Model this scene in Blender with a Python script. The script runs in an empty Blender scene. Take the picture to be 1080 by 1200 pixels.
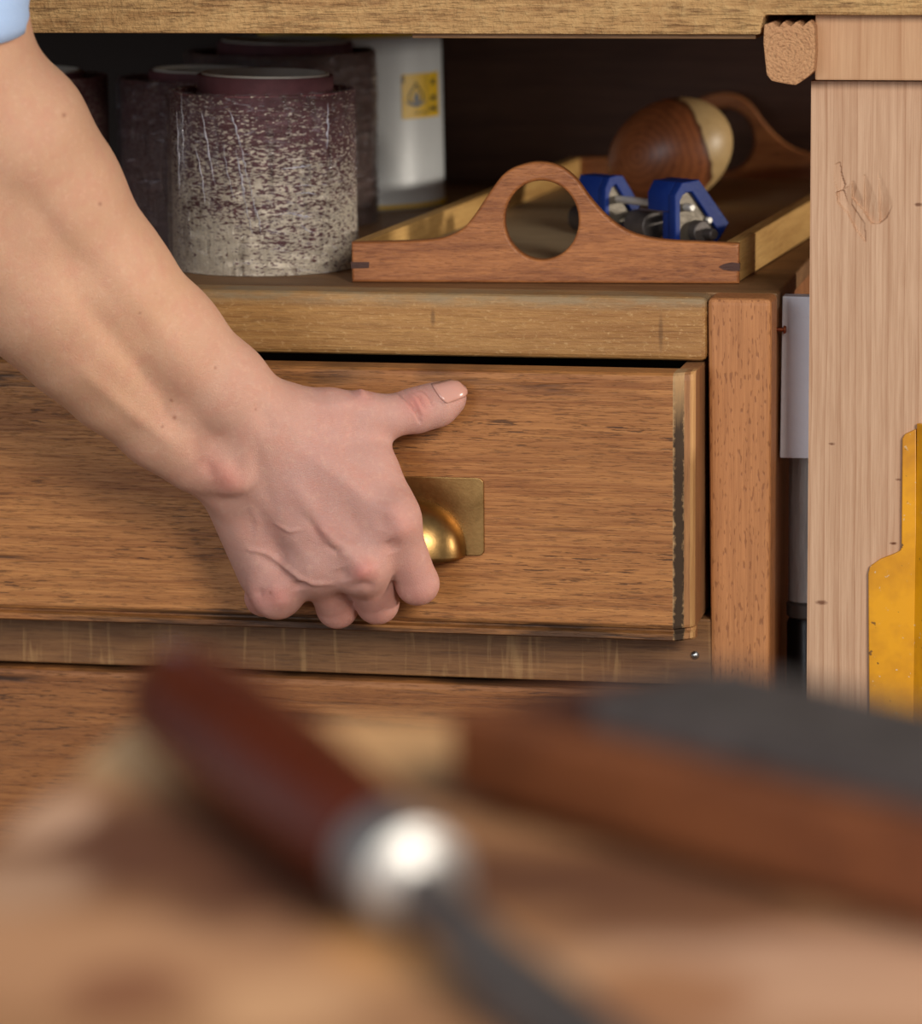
import bpy, bmesh, math, random
import numpy as np
from mathutils import Vector, Matrix
from mathutils.bvhtree import BVHTree

random.seed(7); np.random.seed(7)
SC = bpy.context.scene
COL = SC.collection

# ------------------------------------------------------------------ camera
F = 4500.0                       # focal length in pixels of the 1080x1200 frame
_d = np.array([1450 - 540, -230 - 600, F]); _d /= np.linalg.norm(_d)
_u = np.array([.027, -1, 0.]); _u -= _d * (_u @ _d); _u /= np.linalg.norm(_u)
CM = np.stack([np.cross(_d, _u), _d, _u], 1)          # world axes seen from the camera
REF = np.array([(829 - 540) / F * 2, (349 - 600) / F * 2, 2.0])
CAM = np.array([0, 0, .72]) - CM.T @ REF


def at(x, y, Y=None, Z=None, X=None):
    """point of the plane Y=, Z= or X= that the photograph shows at pixel (x, y)"""
    r = CM.T @ np.array([(x - 540) / F, (y - 600) / F, 1.])
    if Y is not None: t = (Y - CAM[1]) / r[1]
    elif Z is not None: t = (Z - CAM[2]) / r[2]
    else: t = (X - CAM[0]) / r[0]
    return CAM + r * t


def pix(w):
    q = (np.atleast_2d(w) - CAM) @ CM.T
    return np.stack([540 + F * q[:, 0] / q[:, 2], 600 + F * q[:, 1] / q[:, 2]], 1)


cd = bpy.data.cameras.new('camera'); cam = bpy.data.objects.new('camera', cd); COL.objects.link(cam)
Rm = (np.diag([1, -1, -1]) @ CM).T
mw = Matrix([list(Rm[i]) + [CAM[i]] for i in range(3)] + [[0, 0, 0, 1]])
cam.matrix_world = mw
cd.sensor_fit = 'HORIZONTAL'; cd.sensor_width = 36; cd.lens = F / 1080 * 36
cd.clip_start = .05; cd.clip_end = 30
cd.dof.use_dof = True; cd.dof.focus_distance = 1.985; cd.dof.aperture_fstop = 9.0
SC.camera = cam

# ------------------------------------------------------------------ light
w = bpy.data.worlds.new('workshop_air'); SC.world = w; w.use_nodes = True
w.node_tree.nodes['Background'].inputs[0].default_value = (.80, .88, 1, 1)
w.node_tree.nodes['Background'].inputs[1].default_value = .38


def area(name, loc, target, size, power, color, size_y=None):
    l = bpy.data.lights.new(name, 'AREA'); l.energy = power; l.color = color; l.size = size
    if size_y: l.shape = 'RECTANGLE'; l.size_y = size_y
    o = bpy.data.objects.new(name, l); COL.objects.link(o); o.location = loc
    o.rotation_euler = (Vector(target) - Vector(loc)).to_track_quat('-Z', 'Y').to_euler()
    return o


area('front_window_light', (1.45, -2.75, 1.85), (-.1, 0, .68), .8, 88, (1, .94, .86))
area('left_window_light', (-.85, -3.2, 1.22), (-.12, 0, .74), 1.0, 33, (.88, .93, 1))
area('right_window_light', (2.6, .30, .98), (.01, .12, .70), .22, 48, (1, .92, .80))
SC.view_settings.view_transform = 'Standard'; SC.view_settings.look = 'None'
SC.view_settings.gamma = 1; SC.view_settings.use_curve_mapping = False
SC.view_settings.exposure = -0.24


# ------------------------------------------------------------------ materials
def lin(c):
    return tuple(((v / 255) / 12.92 if v / 255 <= .04045 else ((v / 255 + .055) / 1.055) ** 2.4) for v in c) + (1,)


class NT:
    def __init__(s, name):
        s.m = bpy.data.materials.new(name); s.m.use_nodes = True
        s.t = s.m.node_tree; s.b = s.t.nodes['Principled BSDF']; s.out = s.t.nodes['Material Output']

    def n(s, typ, ins=None, **kw):
        nd = s.t.nodes.new(typ)
        for k, v in kw.items(): setattr(nd, k, v)
        for k, v in (ins or {}).items():
            if isinstance(v, bpy.types.NodeSocket): s.t.links.new(v, nd.inputs[k])
            else: nd.inputs[k].default_value = v
        return nd

    def math(s, op, a, b=0., c=0., clamp=False):
        return s.n('ShaderNodeMath', {0: a, 1: b, 2: c}, operation=op, use_clamp=clamp).outputs[0]

    def mix(s, f, a, b, bt='MIX'):
        return s.n('ShaderNodeMix', {0: f, 6: a, 7: b}, data_type='RGBA', blend_type=bt).outputs[2]

    def ramp(s, v, lo, hi):
        return s.n('ShaderNodeMapRange', {0: v, 1: lo, 2: hi}, clamp=True).outputs[0]

    def noise(s, vec, scale, detail=4, rough=.55, dist=0.):
        return s.n('ShaderNodeTexNoise', {'Vector': vec, 'Scale': scale, 'Detail': detail, 'Roughness': rough, 'Distortion': dist}).outputs[0]

    def coords(s, scale=(1, 1, 1), loc=(0, 0, 0), rot=(0, 0, 0)):
        tc = s.n('ShaderNodeTexCoord')
        return s.n('ShaderNodeMapping', {'Vector': tc.outputs['Object'], 'Scale': scale, 'Location': loc, 'Rotation': rot}).outputs[0]

    def set(s, **kw):
        for k, v in kw.items():
            k = k.replace('_', ' ')
            if isinstance(v, bpy.types.NodeSocket): s.t.links.new(v, s.b.inputs[k])
            else: s.b.inputs[k].default_value = v

    def bump(s, h, strength=.3, dist=.001):
        s.t.links.new(s.n('ShaderNodeBump', {'Height': h, 'Strength': strength, 'Distance': dist}).outputs[0], s.b.inputs['Normal'])


def wood(name, axis, light, dark, pore, scale=1., seed=0., pores=.6, ring=.35, ringfreq=9., rough=.55, bump=.35,
         spec=.35, porelen=45., poredens=700., rot=(0, 0, 0), tint=None, blotch=.3, extra=None, straight=0.):
    """timber with its grain along one axis of the object"""
    s = NT(name); ai = 'XYZ'.index(axis)

    def sc(al, ac):
        v = [ac * scale] * 3; v[ai] = al * scale; return tuple(v)
    L = (seed * 1.7, seed * 2.3, seed * 3.1)
    low = s.noise(s.coords(sc(2.2, 14), L, rot), 1, 3, .5, .4)
    fig = s.math('MULTIPLY', low, ringfreq * 6.283)
    if straight:
        tc = s.n('ShaderNodeTexCoord'); sp = s.n('ShaderNodeSeparateXYZ', {0: tc.outputs['Object']})
        ax = [0, 1, 2]; ax.remove(ai)
        lin_ = s.math('ADD', sp.outputs[ax[0]], s.math('MULTIPLY', sp.outputs[ax[1]], .6))
        fig = s.math('ADD', fig, s.math('MULTIPLY', lin_, straight * 6.283))
        fr = s.math('FRACT', s.math('DIVIDE', fig, 6.283))
        rg = s.math('POWER', fr, 5.)                     # pale early wood that ends in a thin dark late-wood line
        fig2 = s.math('FRACT', s.math('MULTIPLY', s.math('DIVIDE', fig, 6.283), 2.37))
        rg = s.math('MAXIMUM', rg, s.math('MULTIPLY', s.math('POWER', fig2, 7.), .55))
    else:
        rg = s.math('POWER', s.math('MULTIPLY_ADD', s.math('SINE', fig), .5, .5), 1.6)
    fine = s.noise(s.coords(sc(14, 420), L, rot), 1, 6, .7, .15)
    fine2 = s.noise(s.coords(sc(30, 1500), L, rot), 1, 3, .7)
    fv = s.math('ADD', s.math('MULTIPLY', s.ramp(fine, .40, .60), .6), s.math('MULTIPLY', s.ramp(fine2, .38, .62), .4))
    v = s.math('ADD', s.math('MULTIPLY', rg, ring), s.math('MULTIPLY', fv, 1 - ring))
    c = s.mix(v, lin(light), lin(dark))
    bl = s.noise(s.coords(sc(3, 7), (L[1], L[2], L[0])), 1, 3, .5)
    c = s.mix(s.math('MULTIPLY', s.ramp(bl, .42, .72), blotch), c, lin(dark))
    pn = s.noise(s.coords(sc(porelen, poredens), L, rot), 1, 3, .6, .1)
    pn2 = s.noise(s.coords(sc(porelen * 2, poredens * 2.2), (L[1], L[0], L[2]), rot), 1, 2, .6)
    reg = s.ramp(s.noise(s.coords(sc(6, 40), (L[2], L[0], L[1])), 1, 2), .38, .60)
    pm = s.math('MAXIMUM', s.math('MULTIPLY', s.ramp(pn, .58, .645), reg), s.math('MULTIPLY', s.ramp(pn2, .57, .65), .55))
    pf = s.math('MULTIPLY', pm, pores)
    c = s.mix(pf, c, lin(pore))
    h = s.math('SUBTRACT', s.math('ADD', s.math('MULTIPLY', fine, .5), s.math('MULTIPLY', fine2, .3)), pf)
    if extra: c, h = extra(s, c, h)
    s.set(Base_Color=c, Roughness=s.math('MULTIPLY_ADD', fine, .25, rough - .1))
    s.b.inputs['Specular IOR Level'].default_value = spec
    s.bump(h, bump, .0008)
    return s.m


def plain(name, col, rough=.5, metal=0., bump=0., bscale=300., var=.0, col2=None, spec=.5):
    s = NT(name); n = s.noise(s.coords(), bscale, 4, .6)
    n2 = s.noise(s.coords(), bscale * .15, 4, .6)
    c = s.mix(s.math('MULTIPLY', s.ramp(n2, .35, .7), var), lin(col), lin(col2 or col))
    s.set(Base_Color=c, Roughness=s.math('MULTIPLY_ADD', n, .2, rough - .1), Metallic=metal)
    s.b.inputs['Specular IOR Level'].default_value = spec
    if bump: s.bump(n, bump, .001)
    return s.m


# ------------------------------------------------------------------ builders
def link(name, me, mat=None, parent=None, smooth=False, kind=None):
    o = bpy.data.objects.new(name, me); COL.objects.link(o)
    for m in (mat if isinstance(mat, (list, tuple)) else [mat]):
        if m: me.materials.append(m)
    if smooth: me.polygons.foreach_set('use_smooth', [True] * len(me.polygons))
    if parent: fit(o, parent)
    if kind: o['kind'] = kind
    return o


def fit(o, parent):
    o.parent = parent
    o.matrix_parent_inverse = Matrix.Translation(-world_loc(parent))


def world_loc(p):
    return p.location.copy() if p.type == 'EMPTY' else Vector((0, 0, 0))


def thing(name, label, cat, loc=(0, 0, 0), group=None):
    o = bpy.data.objects.new(name, None); COL.objects.link(o); o.location = Vector([float(v) for v in loc]); o.empty_display_size = .02
    tag(o, label, cat, group); return o


def tag(o, label, cat, group=None):
    o['label'] = label; o['category'] = cat
    if group: o['group'] = group
    return o


def raw(name, verts, faces, mat, parent=None, smooth=False, kind=None):
    me = bpy.data.meshes.new(name); me.from_pydata([tuple(float(c) for c in v) for v in verts], [], faces); me.update()
    return link(name, me, mat, parent, smooth, kind)


def from_bm(name, bm, mat, parent=None, smooth=False, bevel=0., seg=2, angle=.6, wn=True):
    bmesh.ops.recalc_face_normals(bm, faces=bm.faces)
    if bevel:
        bm.normal_update()
        ed = [e for e in bm.edges if len(e.link_faces) == 2 and e.calc_face_angle(0) > angle]
        bmesh.ops.bevel(bm, geom=ed, offset=bevel, segments=seg, profile=.6, affect='EDGES', clamp_overlap=True)
    me = bpy.data.meshes.new(name); bm.to_mesh(me); bm.free()
    o = link(name, me, mat, parent, smooth)
    if smooth:
        try: me.set_sharp_from_angle(angle=.7)
        except Exception: pass
    return o


def bm_box(bm, x0, x1, y0, y1, z0, z1, mtx=None):
    vs = [bm.verts.new((x, y, z)) for x in (x0, x1) for y in (y0, y1) for z in (z0, z1)]
    for f in ((0, 1, 3, 2), (4, 6, 7, 5), (0, 4, 5, 1), (2, 3, 7, 6), (0, 2, 6, 4), (1, 5, 7, 3)):
        bm.faces.new([vs[i] for i in f])
    if mtx is not None: bmesh.ops.transform(bm, matrix=mtx, verts=vs)
    return vs


def box(name, x0, x1, y0, y1, z0, z1, mat, parent=None, bevel=.0012, mtx=None, seg=2):
    bm = bmesh.new(); bm_box(bm, x0, x1, y0, y1, z0, z1, mtx)
    return from_bm(name, bm, mat, parent, bevel=bevel, seg=seg)


def bm_prism(bm, poly, y0, y1, mtx=None, holes=None):
    """outline of (x, z) points pulled from y0 to y1"""
    a = [bm.verts.new((p[0], y0, p[1])) for p in poly]; b = [bm.verts.new((p[0], y1, p[1])) for p in poly]
    n = len(poly); bm.faces.new(a); bm.faces.new(b[::-1])
    for i in range(n): bm.faces.new((a[i], b[i], b[(i + 1) % n], a[(i + 1) % n]))
    if mtx is not None: bmesh.ops.transform(bm, matrix=mtx, verts=a + b)


def prism(name, poly, y0, y1, mat, parent=None, bevel=.001, mtx=None, seg=2, smooth=False):
    bm = bmesh.new(); bm_prism(bm, poly, y0, y1, mtx); return from_bm(name, bm, mat, parent, bevel=bevel, seg=seg, smooth=smooth)


def frame(p, zaxis, xhint=(1, 0, 0)):
    z = Vector([float(v) for v in zaxis]).normalized(); x = Vector(xhint); x = (x - z * x.dot(z)).normalized(); y = z.cross(x)
    m = Matrix((x, y, z)).transposed().to_4x4(); m.translation = Vector([float(v) for v in p]); return m


def lathe_bm(bm, prof, seg=48, mtx=None, cap=True):
    """(radius, height) profile turned about local z"""
    rings = []
    for r, h in prof:
        if r < 1e-6: rings.append([bm.verts.new((0, 0, h))])
        else: rings.append([bm.verts.new((r * math.cos(2 * math.pi * k / seg), r * math.sin(2 * math.pi * k / seg), h)) for k in range(seg)])
    for a, b in zip(rings, rings[1:]):
        for k in range(seg):
            k2 = (k + 1) % seg
            if len(a) == 1 and len(b) == 1: continue
            if len(a) == 1: bm.faces.new((a[0], b[k], b[k2]))
            elif len(b) == 1: bm.faces.new((a[k], b[0], a[k2]))
            else: bm.faces.new((a[k], b[k], b[k2], a[k2]))
    if cap:
        if len(rings[0]) > 1: bm.faces.new(rings[0][::-1])
        if len(rings[-1]) > 1: bm.faces.new(rings[-1])
    if mtx is not None: bmesh.ops.transform(bm, matrix=mtx, verts=[v for r in rings for v in r])


def lathe(name, prof, mat, parent=None, seg=48, mtx=None, cap=True):
    bm = bmesh.new(); lathe_bm(bm, prof, seg, mtx, cap); return from_bm(name, bm, mat, parent, smooth=True)


def rod(name, a, b, r, mat, parent=None, seg=20, ch=.0006):
    a = np.array(a, float); b = np.array(b, float); L = np.linalg.norm(b - a)
    return lathe(name, [(r - ch, 0), (r, ch), (r, L - ch), (r - ch, L)], mat, parent, seg, frame(a, b - a, (.3, .2, .9)))


# ------------------------------------------------------------------ timbers
def drawer_marks(s, c, h):
    """dark weathered streaks along the top and bottom edges of the drawer front"""
    tc = s.n('ShaderNodeTexCoord'); sp = s.n('ShaderNodeSeparateXYZ', {0: tc.outputs['Object']})
    n = s.noise(s.coords((7, 1, 90)), 1, 5, .6, .3)
    top = s.math('MULTIPLY', s.ramp(sp.outputs[2], .668, .678), s.ramp(n, .47, .56))
    top = s.math('MULTIPLY', top, s.ramp(s.noise(s.coords((14, 1, 2)), 1, 2), .40, .6))
    bot = s.math('MULTIPLY', s.ramp(sp.outputs[2], ZD0 + .0098, ZD0 + .0080), s.ramp(n, .36, .52))
    mid = s.math('MULTIPLY', s.ramp(s.noise(s.coords((9, 1, 160), (3, 0, 5)), 1, 4, .6, .2), .615, .68), .75)
    mid = s.math('MULTIPLY', mid, s.ramp(sp.outputs[2], .625, .585))
    f = s.math('MAXIMUM', s.math('MAXIMUM', top, bot), mid)
    return s.mix(s.math('MULTIPLY', f, .85), c, lin((38, 24, 16))), s.math('SUBTRACT', h, f)


def low_marks(s, c, h):
    sp = s.n('ShaderNodeSeparateXYZ', {0: s.n('ShaderNodeTexCoord').outputs['Object']})
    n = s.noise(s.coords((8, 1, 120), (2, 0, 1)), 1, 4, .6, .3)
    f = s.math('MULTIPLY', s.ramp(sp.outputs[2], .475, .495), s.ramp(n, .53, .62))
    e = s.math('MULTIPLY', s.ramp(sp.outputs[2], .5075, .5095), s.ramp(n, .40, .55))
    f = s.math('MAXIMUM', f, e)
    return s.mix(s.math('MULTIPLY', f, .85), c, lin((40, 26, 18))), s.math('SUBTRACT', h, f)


ZD0 = float(at(700, 750.5, Y=-.04)[2])
oak = wood('drawer_oak', 'X', (200, 138, 78), (132, 78, 38), (54, 30, 16), pores=.8, seed=1, ring=.22, ringfreq=5, porelen=70, poredens=900, rot=(0, .035, 0), extra=drawer_marks, blotch=.35, rough=.5)
oak2 = wood('lower_drawer_oak', 'X', (172, 114, 64), (112, 64, 32), (50, 30, 18), pores=.75, seed=4, ring=.3, ringfreq=6, rough=.5, porelen=70, poredens=900, extra=low_marks)
def rail_specks(s, c, h):
    """pale scuffs, a rubbed grey upper edge and two dark dents"""
    sp = s.n('ShaderNodeSeparateXYZ', {0: s.n('ShaderNodeTexCoord').outputs['Object']})
    n = s.noise(s.coords((260, 260, 420), (5, 0, 0)), 1, 4, .7); m = s.noise(s.coords((40, 40, 200), (1, 0, 2)), 1, 4, .6)
    c = s.mix(s.math('MULTIPLY', s.ramp(n, .56, .68), .45), c, lin((220, 180, 124)))
    e = s.math('MULTIPLY', s.ramp(sp.outputs[2], .7115, .7165), s.math('MULTIPLY_ADD', s.ramp(m, .4, .6), .6, .25))
    c = s.mix(e, c, lin((150, 128, 96)))
    for px_, py_, hh in ((774, 390, .012), (507, 372, .006)):
        p = at(px_, py_, Y=0)
        dv = s.n('ShaderNodeVectorMath', {0: s.n('ShaderNodeTexCoord').outputs['Object'], 1: tuple(p)}, operation='SUBTRACT').outputs[0]
        ln = s.n('ShaderNodeVectorMath', {0: s.n('ShaderNodeVectorMath', {0: dv, 1: (1 / .0016, 0, 1 / hh)}, operation='MULTIPLY').outputs[0]}, operation='LENGTH').outputs['Value']
        c = s.mix(s.math('MULTIPLY', s.ramp(ln, 1., .4), .5), c, lin((84, 56, 32)))
    return c, s.math('ADD', h, s.math('MULTIPLY', n, 1.2))


rail_oak = wood('rail_oak', 'X', (194, 146, 86), (146, 98, 52), (88, 54, 28), pores=.4, seed=2, ring=.2, ringfreq=4, rough=.5, blotch=.4, extra=rail_specks, bump=.5)


def medullary(s, c, h):
    n = s.noise(s.coords((170, 1, 14), (2, 0, 0), (0, .06, 0)), 1, 3, .6, .6)
    return s.mix(s.math('MULTIPLY', s.ramp(n, .54, .66), .35), c, lin((188, 148, 96))), h


div_oak = wood('divider_oak', 'X', (150, 106, 64), (104, 68, 40), (60, 38, 24), pores=.5, seed=3, ring=.3, extra=medullary, blotch=.5)


def beech_flecks(s, c, h):
    n = s.noise(s.coords((760, 760, 170), (1, 2, 0)), 1, 1, .5)
    f = s.ramp(n, .60, .68)
    return s.mix(s.math('MULTIPLY', f, .5), c, lin((104, 56, 30))), s.math('SUBTRACT', h, s.math('MULTIPLY', f, .3))


beech = wood('beech', 'Z', (192, 130, 80), (158, 102, 60), (110, 60, 34), pores=.1, seed=5, ring=.2, ringfreq=4, extra=beech_flecks, rough=.5, blotch=.25)


def knots(s, c, h):
    tc = s.n('ShaderNodeTexCoord')
    for (px_, py_, r) in ((975, 520, .0032), (1047, 637, .0034), (1052, 562, .003), (962, 706, .0048), (1046, 637, .003), (1076, 240, .004)):
        p = at(px_, py_, Y=LEGY)
        dv = s.n('ShaderNodeVectorMath', {0: tc.outputs['Object'], 1: tuple(p)}, operation='SUBTRACT').outputs[0]
        dv = s.n('ShaderNodeVectorMath', {0: dv, 1: (1, .0, 2.2)}, operation='MULTIPLY').outputs[0]
        ln = s.n('ShaderNodeVectorMath', {0: dv}, operation='LENGTH').outputs['Value']
        ln = s.math('ADD', ln, s.math('MULTIPLY', s.noise(tc.outputs['Object'], 700, 2), .0025))
        f = s.ramp(ln, r, r * .55)
        c = s.mix(s.math('MULTIPLY', f, .8), c, lin((96, 52, 28)))
    return c, h


LEGY = -.008
pine = wood('pale_pine', 'Z', (206, 168, 136), (164, 120, 88), (150, 100, 66), pores=.0, seed=6, ring=.48, ringfreq=2.6, straight=130, bump=.3, rough=.6, blotch=.0, spec=.25, extra=knots)
pine2 = wood('pine_rail', 'Z', (204, 162, 124), (176, 130, 94), (150, 100, 66), pores=.0, seed=8, ring=.5, ringfreq=2, straight=45, bump=.25, rough=.6, blotch=.2, spec=.25)


def saw_marks(s, c, h):
    n = s.noise(s.coords((190, 60, 130), (4, 0, 1)), 1, 4, .65)
    g = s.noise(s.coords((45, 30, 220), (1, 3, 0)), 1, 4, .6)
    c = s.mix(s.math('MULTIPLY', s.ramp(n, .5, .68), .4), c, lin((206, 170, 116)))
    c = s.mix(s.math('MULTIPLY', s.ramp(g, .58, .72), .6), c, lin((92, 56, 30)))
    return c, s.math('ADD', h, s.math('MULTIPLY', n, 3.2))


rough_pine = wood('rough_sawn_pine', 'X', (212, 170, 112), (154, 110, 66), (92, 58, 30), pores=.5, seed=9, ring=.3, extra=saw_marks, bump=1., rough=.7)


def endgrain(name, c1, c2, centre):
    s = NT(name); tc = s.n('ShaderNodeTexCoord')
    dv = s.n('ShaderNodeVectorMath', {0: tc.outputs['Object'], 1: tuple(centre)}, operation='SUBTRACT').outputs[0]
    dv = s.n('ShaderNodeVectorMath', {0: dv, 1: (1, 0, 1)}, operation='MULTIPLY').outputs[0]
    ln = s.n('ShaderNodeVectorMath', {0: dv}, operation='LENGTH').outputs['Value']
    ns = s.noise(tc.outputs['Object'], 140, 3)
    ln = s.math('ADD', ln, s.math('MULTIPLY', ns, .006))
    rg = s.math('MULTIPLY_ADD', s.math('SINE', s.math('MULTIPLY', ln, 3600)), .5, .5)
    fn = s.noise(tc.outputs['Object'], 600, 4)
    c = s.mix(s.math('MULTIPLY', rg, .22), lin(c1), lin(c2))
    c = s.mix(s.math('MULTIPLY', s.ramp(fn, .5, .7), .35), c, lin(c2))
    s.set(Base_Color=c, Roughness=.75); s.bump(s.math('ADD', s.math('MULTIPLY', rg, .12), s.math('MULTIPLY', fn, 1.6)), 1, .0014)
    return s.m


mahog = wood('tray_mahogany', 'X', (186, 120, 68), (126, 72, 38), (74, 36, 20), pores=.6, seed=11, ring=.3, ringfreq=6, porelen=60, rough=.45, blotch=.3)
tray_side = wood('tray_side_oak', 'Y', (212, 170, 104), (168, 124, 66), (120, 82, 44), pores=.2, seed=12, ring=.45, ringfreq=8, rough=.5)
tray_ply = wood('tray_base_ply', 'X', (186, 164, 130), (150, 126, 94), (110, 86, 60), pores=.2, seed=13, ring=.2, rough=.6)
dark_inlay = wood('dark_spline_wood', 'X', (84, 50, 38), (58, 34, 26), (36, 20, 16), pores=.4, seed=14)
cab_top = wood('cabinet_top_oak', 'X', (150, 112, 72), (106, 72, 42), (64, 42, 26), pores=.5, seed=15, rough=.55, blotch=.5)
raw_and_sunlit_oak = wood('raw_and_sunlit_oak_edge', 'Z', (206, 160, 104), (170, 122, 72), (120, 80, 46), pores=.25, seed=16, rough=.6)  # raw oak, also the painted sunlit stripe on the drawer end
cab_side = wood('cabinet_side_oak', 'Z', (176, 118, 72), (130, 82, 46), (90, 52, 30), pores=.3, seed=17)
dark_in = plain('dark_drawer_inside', (70, 48, 32), .7)
dark_board = wood('dark_brown_board', 'X', (92, 62, 46), (70, 44, 32), (48, 30, 22), pores=.3, seed=18, rough=.6, ring=.3)
brass = NT('aged_brass')
brass.set(Base_Color=brass.mix(brass.ramp(brass.noise(brass.coords(), 60, 4), .35, .7), lin((166, 130, 80)), lin((134, 102, 60))), Metallic=1., Roughness=brass.math('MULTIPLY_ADD', brass.noise(brass.coords((1, 1, 1)), 500, 3), .18, .27))
brass.bump(brass.noise(brass.coords((900, 900, 900)), 1, 3), .08, .0005); brass = brass.m
satin = plain('satin_steel', (176, 172, 166), .5, 1.)
steel = plain('bright_steel', (190, 188, 182), .28, 1.)
dark_steel = plain('oily_dark_steel', (96, 88, 84), .5, .45, bump=.1, bscale=400, var=.6, col2=(44, 38, 36))

# ------------------------------------------------------------------ room
fl = box('floor', -2.5, 2.5, -3.6, .8, -.05, 0, wood('floor_boards', 'X', (120, 92, 66), (90, 66, 46), (60, 44, 30), seed=20), bevel=0); fl['kind'] = 'structure'
wl = box('wall_back', -2.5, 2.5, .72, .78, 0, 2.6, plain('dark_plaster', (60, 50, 44), .9, bump=.2), bevel=0); wl['kind'] = 'structure'

# ------------------------------------------------------------------ workbench above the cabinet
bench = thing('workbench', 'rough pine workbench over the oak cabinet, with pale square leg at right', 'workbench', (.1, .02, 0))
BY = -.03
XR_CAB = .0335; zb = at(500, 40, Y=BY)[2]; zr = at(1000, 18, Y=BY)[2]; xn = at(893, 40, Y=BY)[0]
prism('bench_top', [(-.85, zb), (xn - .001, zb), (xn + .001, zr), (.75, zr), (.75, zb + .062), (-.85, zb + .062)], BY, .68, rough_pine, bench, .0016)
x480 = at(480, 40, Y=BY)[0]
box('batten', x480, xn - .004, BY + .006, .03, zb - .0024, zb, cab_top, bench, .0004)
x0, z1 = at(955, 18, Y=-.02)[[0, 2]]; z0 = at(955, 94, Y=-.02)[2]
box('leg_head', x0, x0 + .15, -.02, .07, z0, zr, pine2, bench, .001)
EB = [(895, 29), (905, 26), (912, 32), (918, 25), (926, 31), (933, 25), (940, 31), (948, 24), (954, 31), (955, 60), (953, 84), (945, 91), (938, 96), (932, 100), (918, 98), (904, 95), (898, 88), (896, 70), (894, 50)]
eb = [at(x, y, Y=-.034)[[0, 2]] for x, y in EB]
prism('rail_end', eb, -.034, .60, endgrain('rail_end_grain', (206, 154, 108), (150, 96, 60), at(922, 62, Y=-.034)), bench, .0008)
# the leg, its front a fine grid with the chisel gouges cut into it
xl = at(947.5, 450, Y=LEGY)[0]; zt = at(947, 95, Y=LEGY)[2]; LW = .088; LD = .125
zlo = at(947, 850, Y=LEGY)[2] - .03
za, zb_ = at(990, 300, Y=LEGY)[2], at(990, 182, Y=LEGY)[2]
gx = np.linspace(xl, xl + LW, 200); gz = np.concatenate([np.linspace(zlo, za, 120)[:-1], np.linspace(za, zb_, 150), np.linspace(zb_, zt, 50)[1:]])
nx, nz = len(gx), len(gz)
GX, GZ = np.meshgrid(gx, gz, indexing='ij')
pp = pix(np.stack([GX.ravel(), np.full(GX.size, LEGY), GZ.ravel()], 1)).reshape(nx, nz, 2)
PX, PY = pp[..., 0], pp[..., 1]


def gouge(poly, tri):
    """depth of a slanted cut inside a pixel polygon, from depths given at three points"""
    ins = np.zeros(PX.shape, bool); n = len(poly)
    for i in range(n):
        (x1, y1), (x2, y2) = poly[i], poly[(i + 1) % n]
        c = ((y1 > PY) != (y2 > PY)) & (PX < (x2 - x1) * (PY - y1) / ((y2 - y1) or 1e-9) + x1)
        ins ^= c
    A = np.array([[x, y, 1] for x, y, _ in tri]); k = np.linalg.solve(A, np.array([t[2] for t in tri]))
    return np.where(ins, np.clip(k[0] * PX + k[1] * PY + k[2], 0, None), 0)


DEP = np.zeros(PX.shape)
for poly, tri in (
        ([(977, 193), (984, 190), (986, 204), (990, 216), (988, 222), (981, 224), (977, 210)], [(977, 193, .1), (978, 222, .5), (990, 216, 1.5)]),
        ([(980, 225), (988, 222), (993, 238), (998, 257), (989, 246), (981, 237)], [(980, 225, 1.8), (981, 237, 1.3), (997, 252, .5)]),
        ([(989, 222), (998, 214), (998, 240), (1013, 262), (1014, 284), (1002, 268), (994, 252), (989, 236)], [(998, 214, 0), (990, 236, 1.0), (1013, 270, .6)]),
        ([(998, 213), (1012, 205), (1012, 247), (998, 232)], [(998, 232, 1.9), (1012, 247, .9), (998, 209, .2)]),
        ([(1012, 205), (1029, 195), (1030, 262), (1021, 262), (1012, 248)], [(1013, 250, 2.1), (1030, 262, 1.0), (1014, 203, .0)]),
        ([(1029, 195), (1046, 222), (1046, 240), (1038, 256), (1030, 262)], [(1030, 262, 2.0), (1046, 240, .1), (1030, 200, .0)])):
    DEP = np.maximum(DEP, gouge(poly, tri) * .0014)
DEP[1:-1, 1:-1] = (DEP[1:-1, 1:-1] * 2 + DEP[:-2, 1:-1] + DEP[2:, 1:-1] + DEP[1:-1, :-2] + DEP[1:-1, 2:]) / 6
YY = LEGY + DEP
vs = [(gx[i], YY[i, j], gz[j]) for i in range(nx) for j in range(nz)]
fs = [(i * nz + j, (i + 1) * nz + j, (i + 1) * nz + j + 1, i * nz + j + 1) for i in range(nx - 1) for j in range(nz - 1)]
b0 = len(vs)
for (x, y, z) in ((gx[0], LEGY + LD, zt), (gx[-1], LEGY + LD, zt), (gx[0], LEGY, 0), (gx[-1], LEGY, 0), (gx[0], LEGY + LD, 0), (gx[-1], LEGY + LD, 0)): vs.append((x, y, z))
tl, tr, bl, br = nz - 1, nx * nz - 1, 0, (nx - 1) * nz
fs += [tuple(range(tl, nx * nz, nz)) + (b0 + 1, b0), (b0 + 2, b0 + 3) + tuple(range(br, -1, -nz)), (b0 + 2,) + tuple(range(0, nz)) + (b0, b0 + 4),
       (b0 + 3, b0 + 5, b0 + 1) + tuple(range(tr, br - 1, -1)), (b0, b0 + 1, b0 + 5, b0 + 4), (b0 + 2, b0 + 4, b0 + 5, b0 + 3)]
raw('leg', vs, fs, pine, bench)
box('lower_shelf', XR_CAB + .003, .75, LEGY + .03, .66, .42, .438, cab_side, bench)
box('leg', -.83, -.745, LEGY, LEGY + LD, 0, zb, pine2, bench)
box('rear_leg', .05, .13, .60, .68, 0, zb, pine2, bench)
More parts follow.
